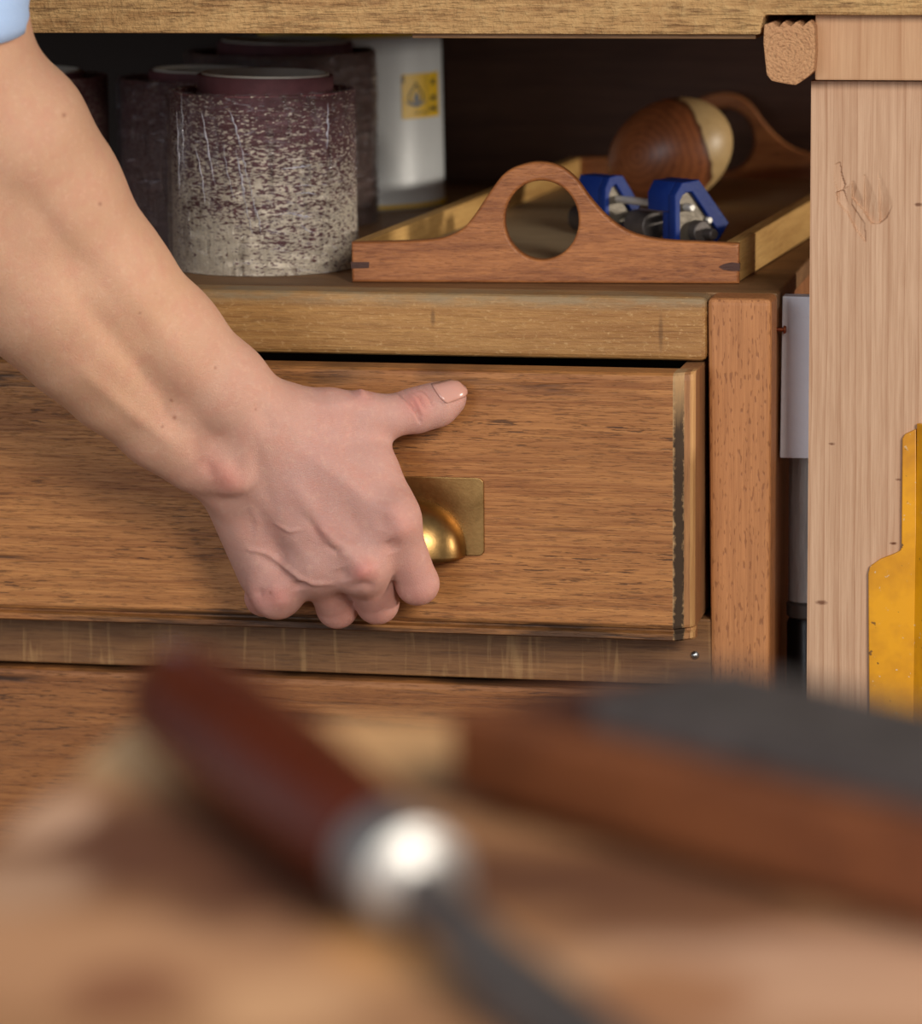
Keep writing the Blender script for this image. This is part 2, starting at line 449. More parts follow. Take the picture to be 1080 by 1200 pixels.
box('rear_leg', -.83, -.745, .60, .68, 0, zb, pine2, bench)

# ------------------------------------------------------------------ oak cabinet
cab = thing('cabinet', 'oak cabinet under the workbench with its worn top drawer pulled open', 'cabinet', (-.3, .2, 0))
ZT = .72; XR = .0335; XL = -.66; XP = 0.0
zrb = at(700, 421.5, Y=0)[2]                       # underside of the top rail
zdt = at(835, 735, Y=0)[2]; zdb = at(700, 800, Y=0)[2]
box('top_board', XL + .001, XR, .0252, .645, ZT - .0095, ZT - .0002, cab_top, cab, .0012)
box('top_rail', XL + .034, XP - .0004, 0, .025, zrb, ZT, rail_oak, cab, .0045, seg=4)
prism('corner_post', [(XP + .0078, .02), (XR, .02), (XR, ZT), (XP, ZT)], -.0015, .0250, beech, cab, .0036, seg=4)
box('corner_post', XL, XL + .034, -.0015, .034, .02, ZT - .0088, beech, cab, .0022, seg=3)
box('side_panel', .012, XR - .001,   .0252, .635, .06, ZT - .009, cab_side, cab, .0008)
box('side_panel', XL + .002, XL + .022, .034, .635, .06, ZT - .009, cab_side, cab, .0008)
box('back_panel', XL + .02, .012, .625, .635, .06, ZT - .009, dark_in, cab, 0)
box('divider_rail', XL + .034, XP + .003, .001, .025, zdb, zdt + .004, div_oak, cab, .001)
box('dust_panel', XL + .034, XP - .0004, .025, .55, zdb + .004, zdb + .010, dark_in, cab, 0)
scp = at(814, 768, Y=.001)
lathe('screw', [(0, -.0016), (.0012, -.0014), (.0024, -.0004), (.0026, .0006), (.001, .002)], steel, cab, 20, frame(scp, (0, 1, 0)))
scp2 = np.array([XR, .03, at(910, 388, X=XR)[2]])
lathe('screw', [(.001, -.002), (.0012, .0025), (.0024, .003), (.0018, .0042), (0, .0045)], plain('copper_screw', (150, 84, 56), .4, .9), cab, 16, frame(scp2, (1, 0, 0), (0, 1, 0)))


# drawer: front moulded along x, right end chamfered in two facets
def drawer(parent, yf, z0, z1, xr, xl, mats, cham=True, depth=.42):
    dz = z1 - z0
    prof = [(.020, z0), (.004, z0), (.0012, z0 + .0012), (.0012, z0 + .0042), (.0045, z0 + .0052), (.0045, z0 + .0062), (.0006, z0 + .0074), (0, z0 + .0088),
            (0, z1 - .004), (.0008, z1 - .0012), (.003, z1), (.020, z1)]
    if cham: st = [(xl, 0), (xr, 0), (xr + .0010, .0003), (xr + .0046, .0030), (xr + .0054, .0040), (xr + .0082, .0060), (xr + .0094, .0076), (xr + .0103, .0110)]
    else: st = [(xl, 0), (xr + .0125, 0)]
    vs, fs, mi = [], [], []
    n = len(prof)
    for (x, off) in st:
        for (y, z) in prof: vs.append((x, yf + max(y, min(.0195, y + off)), z))
    for k in range(len(st) - 1):
        for i in range(n):
            j = (i + 1) % n
            fs.append((k * n + i, (k + 1) * n + i, (k + 1) * n + j, k * n + j))
            mi.append(0 if not cham or k == 0 else (1 if k < 4 else (2 if k == 4 else 3)))  # darker facet, then pale ones: shade and sunlit stripe put into colour
    fs.append(tuple(range(n))[::-1]); mi.append(0)
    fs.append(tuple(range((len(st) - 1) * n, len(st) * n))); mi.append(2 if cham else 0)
    d = raw('drawer', vs, fs, mats, parent)
    for p, m in zip(d.data.polygons, mi): p.material_index = m
    bmx = bmesh.new(); bmx.from_mesh(d.data); bmesh.ops.recalc_face_normals(bmx, faces=bmx.faces); bmx.to_mesh(d.data); bmx.free()
    if cham:
        box('drawer_side', xr + .0003, xr + .0103, yf + .0202, yf + depth, z0 + .006, z1 - .0003, shaded_edge_oak, d, .0006)  # shade on this side is put into the darker wood
        box('drawer_side', xl, xl + .012, yf + .0202, yf + depth, z0 + .006, z1 - .0003, raw_and_sunlit_oak, d, .0006)
        box('drawer_bottom', xl + .012, xr + .0003, yf + .0202, yf + depth, z0 + .010, z0 + .016, dark_in, d, 0)
        box('drawer_back', xl + .012, xr + .0003, yf + depth - .012, yf + depth, z0 + .016, z1 - .01, dark_in, d, 0)
    return d


def worn_edge():
    s = NT('worn_black_edge')
    n = s.noise(s.coords((500, 500, 30)), 1, 5, .7); m = s.noise(s.coords((1, 1, 1), (0, 0, 0), (0, .6, 0)), 260, 3, .7)
    sp = s.n('ShaderNodeSeparateXYZ', {0: s.n('ShaderNodeTexCoord').outputs['Object']})
    base = s.mix(n, lin((196, 160, 116)), lin((140, 104, 68)))
    xm = s.math('ABSOLUTE', s.math('SUBTRACT', sp.outputs[0], XDR + .0030))
    f = s.ramp(s.math('ADD', xm, s.math('MULTIPLY', s.math('SUBTRACT', m, .5), .0050)), .0034, .0018)
    f = s.math('MULTIPLY', f, s.ramp(s.math('ADD', sp.outputs[2], s.math('MULTIPLY', n, .03)), .698, .672))
    c = s.mix(s.math('MULTIPLY', f, .92), base, lin((38, 30, 28)))
    s.set(Base_Color=c, Roughness=.75); s.b.inputs['Specular IOR Level'].default_value = .1; s.bump(n, .3, .0006); return s.m


DY = -.04
zd1 = at(700, 436.5, Y=DY)[2]; zd0 = at(700, 750.5, Y=DY)[2]; XDR = at(788, 560, Y=DY)[0]
shaded_edge_oak = wood('drawer_shaded_oak', 'Z', (176, 126, 80), (124, 80, 48), (80, 48, 28), pores=.4, seed=31, rough=.55)  # darker wood that paints the shaded facet and side of the drawer
dr = drawer(cab, DY, zd0, zd1, XDR, XL + .036, [oak, worn_edge(), shaded_edge_oak, raw_and_sunlit_oak])
drawer(cab, -.002, .37, zdb - .0025, -.0025 - .0125, XL + .036, [oak2], cham=False)
box('divider_rail', XL + .034, XP + .003, .001, .025, .33, .368, div_oak, cab, .001)
box('drawer', XL + .036, -.003, -.002, .02, .10, .328, oak2, cab, .003)
box('plinth', XL + .02, XR - .01, .01, .03, 0, .098, cab_side, cab)
box('plinth', XL + .02, XR - .01, .52, .54, 0, .06, cab_side, cab, 0)

# cup pull: plate and hollow quarter dome
PL = [at(x, y, Y=DY) for x, y in ((393, 560), (567, 560), (567, 651), (393, 651))]
pxl, pxr, pz1, pz0 = PL[0][0], PL[1][0], PL[1][2], PL[2][2]
r = .0032; ol = []
for cx, cz, a0 in ((pxr - r, pz1 - r, 0), (pxl + r, pz1 - r, 90), (pxl + r, pz0 + r, 180), (pxr - r, pz0 + r, 270)):
    for k in range(5):
        a = math.radians(a0 + k * 22.5); ol.append((cx + r * math.cos(a), cz + r * math.sin(a)))
pull = prism('cup_pull', ol, DY - .0014, DY, brass, dr, .0004)
dcx = (pxl + pxr) / 2; dz0 = pz0 - .0003; DA, DB, DC = .0300, .0302, .0255
vs, fs = [], []; NU, NV = 44, 20
for (a, b, c) in ((DA, DB, DC), (DA - .0012, DB - .0012, DC - .0012)):
    for i in range(NU + 1):
        al = math.pi * i / NU; sa = math.sin(al) ** .8 if 0 < i < NU else 0.
        for j in range(NV + 1):
            be = math.pi / 2 * j / NV
            vs.append((dcx - a * math.cos(al), DY - .0012 - c * sa * math.sin(be) ** .85, dz0 + b * sa * math.cos(be) ** .9))
N1 = (NU + 1) * (NV + 1)
for sh in (0, 1):
    for i in range(NU):
        for j in range(NV):
            q = [sh * N1 + i * (NV + 1) + j, sh * N1 + (i + 1) * (NV + 1) + j, sh * N1 + (i + 1) * (NV + 1) + j + 1, sh * N1 + i * (NV + 1) + j + 1]
            fs.append(tuple(q if sh == 0 else q[::-1]))
for i in range(NU):
    p, q = i * (NV + 1) + NV, (i + 1) * (NV + 1) + NV
    fs.append((p, q, N1 + q, N1 + p))
v0 = len(pull.data.vertices)
bmx = bmesh.new(); bmx.from_mesh(pull.data)
nv = [bmx.verts.new(v) for v in vs]
for f in fs:
    try: bmx.faces.new([nv[i] for i in f]).smooth = True
    except ValueError: pass
bmesh.ops.remove_doubles(bmx, verts=nv, dist=1e-5); bmesh.ops.recalc_face_normals(bmx, faces=bmx.faces)
bmx.to_mesh(pull.data); bmx.free()

# ------------------------------------------------------------------ sandpaper rolls
def roll_mat(name, seed, cream=1., dark=(92, 52, 56), z0=.72, hgt=.105, xmid=-.26):
    s = NT(name); tc = s.n('ShaderNodeTexCoord'); sp = s.n('ShaderNodeSeparateXYZ', {0: tc.outputs['Object']})
    n = s.noise(s.coords((300, 300, 900), (seed, 0, 0)), 1, 5, .66)
    n2 = s.noise(s.coords((30, 30, 55), (seed, 3, 0)), 1, 3, .55)
    h = s.math('DIVIDE', s.math('SUBTRACT', sp.outputs[2], z0), hgt)                # wear: the backing shows more and more towards the bottom
    left = s.ramp(sp.outputs[0], xmid + .02, xmid - .045)
    th = s.math('MULTIPLY_ADD', h, .20, .402)
    th = s.math('SUBTRACT', th, s.math('MULTIPLY', left, .035))
    th = s.math('ADD', th, s.math('MULTIPLY', s.math('SUBTRACT', n2, .5), .22))
    f = s.math('MULTIPLY', s.ramp(s.math('SUBTRACT', n, th), -.015, .035), cream)
    g = s.noise(s.coords((1800, 1800, 1800)), 1, 2)
    base = s.mix(s.ramp(g, .35, .7), lin(dark), lin(tuple(int(v * 1.35) for v in dark)))
    c = s.mix(f, base, lin((240, 230, 206)))
    s.set(Base_Color=c, Roughness=.6); s.bump(s.math('ADD', g, f), .25, .0006); return s.m


def film_mat():
    s = NT('cling_film'); n = s.noise(s.coords((70, 70, 210)), 1, 5, .65, .8); m = s.noise(s.coords((160, 160, 26), (0, 0, 2), (0, .35, 0)), 1, 4, .6, .5)
    tr = s.n('ShaderNodeBsdfTransparent', {0: (.96, .95, .97, 1)}); gl = s.n('ShaderNodeBsdfGlossy', {'Color': (1, 1, 1, 1), 'Roughness': .2})
    b = s.n('ShaderNodeBump', {'Height': s.math('ADD', n, m), 'Strength': 1., 'Distance': .008})
    s.t.links.new(b.outputs[0], gl.inputs['Normal'])
    fr = s.n('ShaderNodeFresnel', {'IOR': 1.35, 'Normal': b.outputs[0]})
    mx = s.n('ShaderNodeMixShader', {0: s.math('ADD', s.math('MULTIPLY_ADD', fr.outputs[0], .75, .02), s.math('MULTIPLY', s.ramp(m, .57, .68), .25), clamp=True), 1: tr.outputs[0], 2: gl.outputs[0]})
    hz = s.n('ShaderNodeBsdfDiffuse', {0: (.72, .70, .78, 1)})
    wr_ = s.noise(s.coords((120, 120, 500), (3, 1, 0), (0, .25, 0)), 1, 4, .7, .7)
    m2 = s.n('ShaderNodeMixShader', {0: s.math('ADD', s.math('MULTIPLY', s.ramp(wr_, .58, .70), .28), .012), 1: mx.outputs[0], 2: hz.outputs[0]})
    s.t.links.new(m2.outputs[0], s.out.inputs[0]); return s.m


FILM = film_mat()
paper = plain('paper_edge', (196, 190, 178), .8, var=.4, col2=(150, 140, 126))
maroon_edge = plain('maroon_winding', (104, 58, 62), .7, bump=.2, bscale=900, var=.5, col2=(74, 40, 44))


def tube_prof(r0, r1, z0, z1, c=.0004):
    return [(r1, z0 + c), (r1 - c, z0), (r0 + c, z0), (r0, z0 + c), (r0, z1 - c), (r0 + c, z1), (r1 - c, z1), (r1, z1 - c), (r1, z0 + c)]


def sand_roll(label, cx, cy, r, h, core_r, core_h, mat, film=True, core_off=(0, 0), lip=.012, filmh=None):
    t = thing('sandpaper_roll', label, 'sandpaper', (cx, cy, ZT), 'sandpaper rolls on the cabinet top')
    M_ = Matrix.Translation((cx, cy, ZT))
    lathe('outer_wrap', tube_prof(r - .0022, r, 0, h), mat, t, 72, M_, cap=False)
    lathe('winding', tube_prof(core_r + .001, r - .0024, .001, h - lip), maroon_edge, t, 64, M_, cap=False)
    Mc = Matrix.Translation((cx + core_off[0], cy + core_off[1], ZT)) @ Matrix.Rotation(math.radians(1.2), 4, 'Y')
    lathe('core', tube_prof(core_r - .0035, core_r - .0012, .004, core_h), maroon_edge, t, 64, Mc, cap=False)
    lathe('paper_liner', tube_prof(core_r - .0055, core_r - .0037, .004, core_h + .0012), paper, t, 64, Mc, cap=False)
    if film:
        # film: a thin crinkled skin with a bunched seam
        vs, fs = [], []; n, m = 140, 40
        for j in range(m + 1):
            for i in range(n):
                a = 2 * math.pi * i / n; z = -.0002 + (h + .0012) * j / m
                seam = math.exp(-((a - 3.45) / .16) ** 2)
                rr = r + .0007 + .0006 * math.sin(7 * a + 9 * j / m) * math.sin(23 * j / m + 3 * a) ** 2 + seam * (.0012 + .0012 * math.sin(j * 1.9) * math.sin(i * 2.2)) 
                if j == m: rr -= .002; z += .0014 * math.sin(i * 1.7) * (.3 + seam)
                vs.append((cx + rr * math.cos(a), cy + rr * math.sin(a), ZT + max(.0002, z)))
        for j in range(m):
            for i in range(n): fs.append((j * n + i, j * n + (i + 1) % n, (j + 1) * n + (i + 1) % n, (j + 1) * n + i))
        raw('plastic_film', vs, fs, FILM, t, smooth=True)
    return t


YF = .112; RF = .0517
cxF = at(309.5, 215, Y=YF)[0]
hF = at(310, 113, Y=YF - RF)[2] - ZT
def crom_(pts, k=6):
    p0, p1, p2 = [np.array(p, float) for p in pts]; c = 2 * p1 - (p0 + p2) / 2
    return [tuple((1 - t) ** 2 * p0 + 2 * t * (1 - t) * c + t * t * p2) for t in np.linspace(0, 1, 2 * k)]


front_roll = sand_roll('cream and maroon flaked sandpaper roll in clear film, in front beside the tray', cxF, YF, RF, hF, .0392, hF + .0085, roll_mat('flaked_sandpaper', 0, hgt=hF, xmid=cxF), core_off=(-.0005, 0))
def cyl_hit(x, y, cx, cy, r):
    d = CM.T @ np.array([(x - 540) / F, (y - 600) / F, 1.]); o = CAM - np.array([cx, cy, 0])
    a = d[0] ** 2 + d[1] ** 2; b = 2 * (o[0] * d[0] + o[1] * d[1]); c = o[0] ** 2 + o[1] ** 2 - r * r
    return CAM + d * ((-b - math.sqrt(max(0, b * b - 4 * a * c))) / (2 * a))


# film highlights painted as pale raised slivers along its creases, on the front roll
CRS = [[(262, 168), (266, 200), (276, 238)], [(281, 165), (286, 190), (290, 214)], [(276, 176), (283, 210), (287, 232)], [(291, 205), (295, 228), (300, 252)], [(296, 238), (303, 256), (305, 272)], [(236, 130), (243, 170), (251, 214)],
       [(344, 219), (358, 217), (370, 219)], [(346, 228), (360, 226), (372, 229)], [(336, 248), (352, 253), (366, 254)], [(322, 252), (340, 250), (356, 247)], [(352, 262), (360, 270), (368, 272)], [(330, 198), (350, 196), (366, 193)],
       [(212, 110), (214, 150), (215, 200)], [(207, 130), (209, 180), (210, 230)], [(268, 128), (276, 150), (281, 172)], [(282, 214), (290, 250), (296, 276)], [(228, 170), (236, 205), (240, 240)], [(384, 120), (384, 150), (383, 175)]]
vs, fs = [], []
for k_, cr_ in enumerate(CRS):
    P_ = crom_(cr_)
    for i, (x, y) in enumerate(P_):
        f_ = math.sin(math.pi * i / (len(P_) - 1)); a_ = np.array(P_[min(i + 1, len(P_) - 1)], float) - np.array(P_[max(i - 1, 0)], float); a_ /= np.linalg.norm(a_) + 1e-9
        x, y = x + .9 * math.sin(i * 1.9 + k_ * 2.1) * f_, y + .5 * math.sin(i * 2.7 + k_) * f_; w_ = .2 + (.5 + .45 * ((k_ * 7) % 3)) * f_ * (.7 + .5 * math.sin(i * 2.3 + k_)); nx_, ny_ = -a_[1] * w_, a_[0] * w_
        vs += [cyl_hit(x + nx_, y + ny_, cxF, YF, RF + .0009), cyl_hit(x, y, cxF, YF, RF + .0013 + .0004 * f_), cyl_hit(x - nx_, y - ny_, cxF, YF, RF + .0009)]
        if i:
            b_ = len(vs) - 6; fs += [(b_, b_ + 3, b_ + 4, b_ + 1), (b_ + 1, b_ + 4, b_ + 5, b_ + 2)]
crs_m = NT('film_highlight'); crs_m.set(Base_Color=lin((226, 224, 236)), Roughness=.25); crs_m.b.inputs['Alpha'].default_value = .42
raw('film_highlight_crease', vs, fs, crs_m.m, front_roll, True)
dm1 = roll_mat('dark_sandpaper', 4, .12, (76, 42, 42)); dm2 = roll_mat('brown_sandpaper', 8, .08, (80, 52, 44))
yB = .222; cB = at(236, 200, Y=yB)[0]; hB = at(200, 97, Y=yB - .047)[2] - ZT
sand_roll('dark maroon sandpaper roll in crinkled film, half hidden behind the flaked roll', cB, yB, .047, hB, .033, hB + .004, dm1)
yC = .215; cC = at(36, 200, Y=yC)[0]
sand_roll('dark maroon sandpaper roll behind the bare forearm, leftmost on the cabinet top', cC, yC, .047, hB + .001, .033, hB + .004, dm1, film=False)
yD = .345; cD = at(439, 200, Y=yD)[0] - .058; hD = at(400, 66, Y=yD - .05)[2] - ZT
sand_roll('wide brown sandpaper roll at the back, between flaked roll and white tin', cD, yD, .058, hD, .043, hD + .006, dm2, film=True)

# ------------------------------------------------------------------ white tin with yellow label
yT = .463; rT = .060; cT = at(519.5, 200, Y=yT)[0] - rT
tin = thing('tin', 'white round tin with yellow flame label, behind the sandpaper rolls', 'tin', (cT, yT, ZT))
white_tin = plain('white_tin', (206, 208, 208), .38, var=.3, col2=(186, 188, 190))
yellow = plain('label_yellow', (222, 178, 18), .45); ink = plain('label_ink', (58, 52, 30), .6); inkb = plain('label_grey_blue', (112, 118, 128), .6)
hT = .112; MT = Matrix.Translation((cT, yT, ZT))
lathe('can', [(rT - .001, 0), (rT, .001), (rT - .0006, .004), (rT - .0018, hT - .003), (rT - .001, hT), (rT - .003, hT + .0004)], white_tin, tin, 96, MT)
lathe('base_rim', [(rT - .0006, .0008), (rT + .0006, .0012), (rT + .0006, .0028), (rT - .0006, .0034)], yellow, tin, 96, MT, cap=False)
lathe('lid', [(rT - .0014, hT - .0024), (rT + .0006, hT - .002), (rT + .0008, hT + .001), (rT - .0006, hT + .002), (rT - .004, hT + .0014), (0, hT + .0012)], yellow, tin, 96, MT)
P0 = at(470, 112, Y=yT - rT * .7)
dirL = None


def tin_hit(x, y):
    d = CM.T @ np.array([(x - 540) / F, (y - 600) / F, 1.]); o = CAM - np.array([cT, yT, 0])
    a = d[0] ** 2 + d[1] ** 2; b = 2 * (o[0] * d[0] + o[1] * d[1]); c = o[0] ** 2 + o[1] ** 2 - (rT - .001) ** 2
    t = (-b - math.sqrt(max(0, b * b - 4 * a * c))) / (2 * a); p = CAM + d * t
    return math.atan2(p[1] - yT, p[0] - cT), p[2]


aL, zL1 = tin_hit(470.5, 87.5); _, zL0 = tin_hit(470.5, 140)
aR = aL + .040 / rT; LH = zL1 - zL0


def on_tin(name, polys, mat, off):
    """flat print: polygons in label units (0..1 across, 0..1 up) laid on the tin"""
    bm = bmesh.new()
    for poly in polys:
        vsx = [bm.verts.new((u, v, 0)) for u, v in poly]; bm.faces.new(vsx)
    bmesh.ops.triangulate(bm, faces=bm.faces); bmesh.ops.subdivide_edges(bm, edges=bm.edges, cuts=3, use_grid_fill=True)
    for v in bm.verts:
        a = aL + v.co.x * (aR - aL); z = zL0 + v.co.y * LH; rr = rT - .0006 - .0012 * (z - ZT) / hT + off
        v.co = (cT + rr * math.cos(a), yT + rr * math.sin(a), z)
    me = bpy.data.meshes.new(name); bm.to_mesh(me); bm.free(); return link(name, me, mat, tin, True)


on_tin('label', [[(i / 8, 0), ((i + 1) / 8, 0), ((i + 1) / 8, 1), (i / 8, 1)] for i in range(8)], yellow, .0003)


def drop(cx, cy, w, h, n=15):
    pts = []
    for k in range(n + 1):
        t = k / n; pts.append((w * math.sin(math.pi * t) ** 1.0 * (t ** .55), h * (1 - t)))
    return [(cx + x, cy + y) for x, y in pts], [(cx - x, cy + y) for x, y in pts]


def drop_ring(cx, cy, w, h, k):
    R1, L1 = drop(cx, cy, w, h); R2, L2 = drop(cx, cy + h * (1 - k) * .35, w * k, h * k)
    out = []
    for A, B in ((R1, R2), (L1, L2)):
        for i in range(len(A) - 1): out.append([A[i], A[i + 1], B[i + 1], B[i]])
    return out


on_tin('label_drop', [q for q in drop_ring(.30, .24, .245, .60, .80) if len(set(q)) == 4] + [[(.012, .80), (.05, .80), (.05, .97), (.012, .97)], [(.555, .05), (.57, .05), (.57, .97), (.555, .97)]], ink, .0004)
R3, L3 = drop(.31, .30, .10, .34)
on_tin('label_flame', [[R3[i], R3[i + 1], L3[i + 1], L3[i]] for i in range(1, len(R3) - 1)] +
       [[(.08 + .055 * i, .26 + .12 * abs(i / 4 - 1) ** 2), (.08 + .055 * (i + 1), .26 + .12 * abs((i + 1) / 4 - 1) ** 2), (.08 + .055 * (i + 1), .34 + .07 * abs((i + 1) / 4 - 1) ** 2), (.08 + .055 * i, .34 + .07 * abs(i / 4 - 1) ** 2)] for i in range(8)], inkb, .0005)
tx = []
for (u0, u1, v0, v1) in ((.26, .60, .105, .15), (.66, .90, .36, .50), (.64, .92, .12, .26), (.70, .86, .72, .86)):
    u = u0
    while u < u1 - .02:
        ww = random.uniform(.022, .05); hh = random.uniform(.0, .25) * (v1 - v0)
        tx.append([(u, v0), (min(u + ww, u1), v0), (min(u + ww, u1), v1 - hh), (u, v1 - hh)]); u += ww + .014
on_tin('label_print', tx, ink, .0004)

# dark sheet standing at the back
tag(box('dark_sheet', at(517, 150, Y=.60)[0], .046, .60, .606, ZT, ZT + .128, dark_board, None, .003), 'dark brown hardboard sheet standing upright behind the handled tray', 'board')

# ------------------------------------------------------------------ tray with arched handles
def plate2d(name, outer, holes, thick, bevel, mtx, mat, parent=None, res=2):
    """flat outline with holes, given thickness and rounded edges; local x, y in the outline, local z the thickness"""
    cu = bpy.data.curves.new(name, 'CURVE'); cu.dimensions = '2D'; cu.fill_mode = 'BOTH'
    cu.extrude = max(1e-5, thick / 2 - bevel); cu.bevel_depth = bevel; cu.bevel_resolution = res; cu.offset = -bevel
    for lp in [outer] + holes:
        sp = cu.splines.new('POLY'); sp.points.add(len(lp) - 1); sp.use_cyclic_u = True
        for p, c in zip(sp.points, lp): p.co = (c[0], c[1], 0, 1)
    tmp = bpy.data.objects.new('tmp', cu); COL.objects.link(tmp)
    dg = bpy.context.evaluated_depsgraph_get(); me = bpy.data.meshes.new_from_object(tmp.evaluated_get(dg))
    bpy.data.objects.remove(tmp); bpy.data.curves.remove(cu)
    me.name = name; me.transform(mtx)
    me.materials.clear()
    o = link(name, me, mat, parent, True)
    try: me.set_sharp_from_angle(angle=.6)
    except Exception: pass
    return o


def crom(pts, k=6):
    out = []
    P = [pts[0]] + list(pts) + [pts[-1]]
    for i in range(1, len(P) - 2):
        p0, p1, p2, p3 = [np.array(q, float) for q in P[i - 1:i + 3]]
        for s_ in range(k):
            t = s_ / k
            out.append(tuple(.5 * (2 * p1 + (p2 - p0) * t + (2 * p0 - 5 * p1 + 4 * p2 - p3) * t * t + (3 * p1 - p0 - 3 * p2 + p3) * t ** 3)))
    out.append(tuple(pts[-1])); return out


T0 = at(412, 331, Z=ZT); T1 = at(866, 333, Z=ZT)
W_ = float(np.linalg.norm(T1 - T0)); e1 = Vector((T1 - T0) / W_); ez = Vector((0, 0, 1))
e2 = Vector((math.sin(math.radians(3.5)), math.cos(math.radians(3.5)), 0))
SCL = W_ / 454
ARC = [(412, 284.5), (470, 283.5), (510, 281), (528, 276.5), (545, 267), (560, 249), (576, 225), (593, 204), (612, 194.5), (634, 191), (657, 196), (676, 210), (693, 233), (712, 254), (734, 270), (756, 278), (782, 282), (820, 284), (866, 286)]
arc = [((x - 412) * SCL, (331.8 + (x - 412) * .003 - y) * SCL) for x, y in crom(ARC, 5)]
outl = [(0, 0), (W_, 0)] + arc[::-1]
hole = [((636 - 412 + 43 * math.cos(a)) * SCL, (332.4 - 258.8 + 46.2 * math.sin(a)) * SCL) for a in np.linspace(0, 2 * math.pi, 56, endpoint=False)]
hole = [(u, v) for u, v in hole]
TH = .009
nrm = e1.cross(ez)                                     # points to the viewer side


def tray_mtx(off):
    m = Matrix((e1, ez, -nrm)).transposed().to_4x4()
    if m.determinant() < 0: m = Matrix((e1, ez, nrm)).transposed().to_4x4()
    m.translation = Vector(T0.tolist()) + off; return m


inward = e1.cross(ez) * -1
if inward.y < 0: inward = -inward
mid = Vector(T0.tolist()) + e1 * (arc[len(arc) // 2][0])
L_ = .1
for _ in range(60):
    q = pix(np.array(mid + e2 * L_ + ez * .064))[0]
    if q[0] >= 846: break
    L_ += .008
print('tray depth', L_, 'back peak', q)
tray = thing('tray', 'shallow wooden tray with arched cut-out handles at both ends, holding small tools', 'tray', (mid.x, mid.y + L_ / 2, ZT))
plate2d('handle_panel', outl, [hole], TH, .0016, tray_mtx(inward * (TH / 2)), mahog, tray)
plate2d('handle_panel', outl, [hole], TH, .0016, tray_mtx(e2 * L_ + inward * (TH / 2)), mahog, tray)
SH = arc[0][1]


def slab(name, a, b, thick_dir, th, z0, z1, mat, parent, bevel=.0008):
    """upright board from plan point a to b"""
    bm = bmesh.new(); a, b, t = Vector(a), Vector(b), Vector(thick_dir) * th
    vs = [bm.verts.new(p + ez * (z - p.z)) for z in (z0, z1) for p in (a, b, b + t, a + t)]
    bm.faces.new(vs[:4]); bm.faces.new(vs[4:])
    for i in range(4): bm.faces.new((vs[i], vs[(i + 1) % 4], vs[4 + (i + 1) % 4], vs[4 + i]))
    return from_bm(name, bm, mat, parent, bevel=bevel)


A0 = Vector(T0.tolist()); A1 = Vector(T1.tolist()); gap = inward * (TH + .0002)
slab('side_board', A0 + gap, A0 + e2 * (L_ - .0003), e1, .008, ZT + .0004, ZT + SH, tray_side, tray)
slab('side_board', A1 + gap, A1 + e2 * (L_ - .0003), -e1, .008, ZT + .0004, ZT + SH, tray_side, tray)
bm = bmesh.new()
c4 = [A0 + gap + e1 * .0082, A1 + gap - e1 * .0082, A1 + e2 * (L_ - .0003) - e1 * .0082, A0 + e2 * (L_ - .0003) + e1 * .0082]
vs = [bm.verts.new(p + ez * z) for z in (.003, .008) for p in c4]
bm.faces.new(vs[:4]); bm.faces.new(vs[4:])
for i in range(4): bm.faces.new((vs[i], vs[(i + 1) % 4], vs[4 + (i + 1) % 4], vs[4 + i]))
from_bm('base', bm, tray_ply, tray)
key_r = [(W_ + .0003, .0072), (W_ + .0003, .0112), (W_ - .004, .0118), (W_ - .0085, .0108), (W_ - .0112, .0092), (W_ - .0085, .0076), (W_ - .004, .0070)]
key_l = [(-.0003, .0075), (.0095, .0078), (.0098, .0112), (-.0003, .0112)]
for kk in (key_r, key_l): plate2d('spline_key', kk, [], .005, .00005, tray_mtx(inward * .0024), dark_inlay, tray, 0)
ZTB = ZT + .008

# wooden ball with pale sapwood
def ball_mat(c, axis, r):
    s = NT('turned_wood'); tc = s.n('ShaderNodeTexCoord')
    dv = s.n('ShaderNodeVectorMath', {0: tc.outputs['Object'], 1: tuple(c)}, operation='SUBTRACT').outputs[0]
    cr = s.n('ShaderNodeVectorMath', {0: dv, 1: tuple(axis)}, operation='CROSS_PRODUCT').outputs[0]
    ln = s.n('ShaderNodeVectorMath', {0: cr}, operation='LENGTH').outputs['Value']
    al = s.n('ShaderNodeVectorMath', {0: dv, 1: tuple(axis)}, operation='DOT_PRODUCT').outputs['Value']
    ns = s.noise(tc.outputs['Object'], 35, 3)
    lw = s.math('ADD', ln, s.math('MULTIPLY', s.math('SUBTRACT', ns, .5), .008))
    rg = s.math('MULTIPLY_ADD', s.math('SINE', s.math('MULTIPLY', lw, 1500)), .5, .5)
    fn = s.noise(s.coords((200, 200, 200)), 1, 4)
    hw = s.mix(s.math('MULTIPLY', rg, .45), lin((158, 92, 52)), lin((104, 54, 30)))
    hw = s.mix(s.math('MULTIPLY', s.ramp(fn, .5, .7), .4), hw, lin((84, 42, 24)))
    hw = s.mix(s.math('MULTIPLY', s.ramp(lw, r * .86, r * .93), .8), hw, lin((60, 34, 22)))
    sap = s.mix(fn, lin((214, 182, 128)), lin((186, 150, 98)))
    c_ = s.mix(s.ramp(s.math('SUBTRACT', lw, s.math('MULTIPLY', s.ramp(al, .0, -.01), -.05)), r * .925, r * .945), hw, sap)
    s.set(Base_Color=c_, Roughness=.42); s.bump(fn, .1, .0005); return s.m


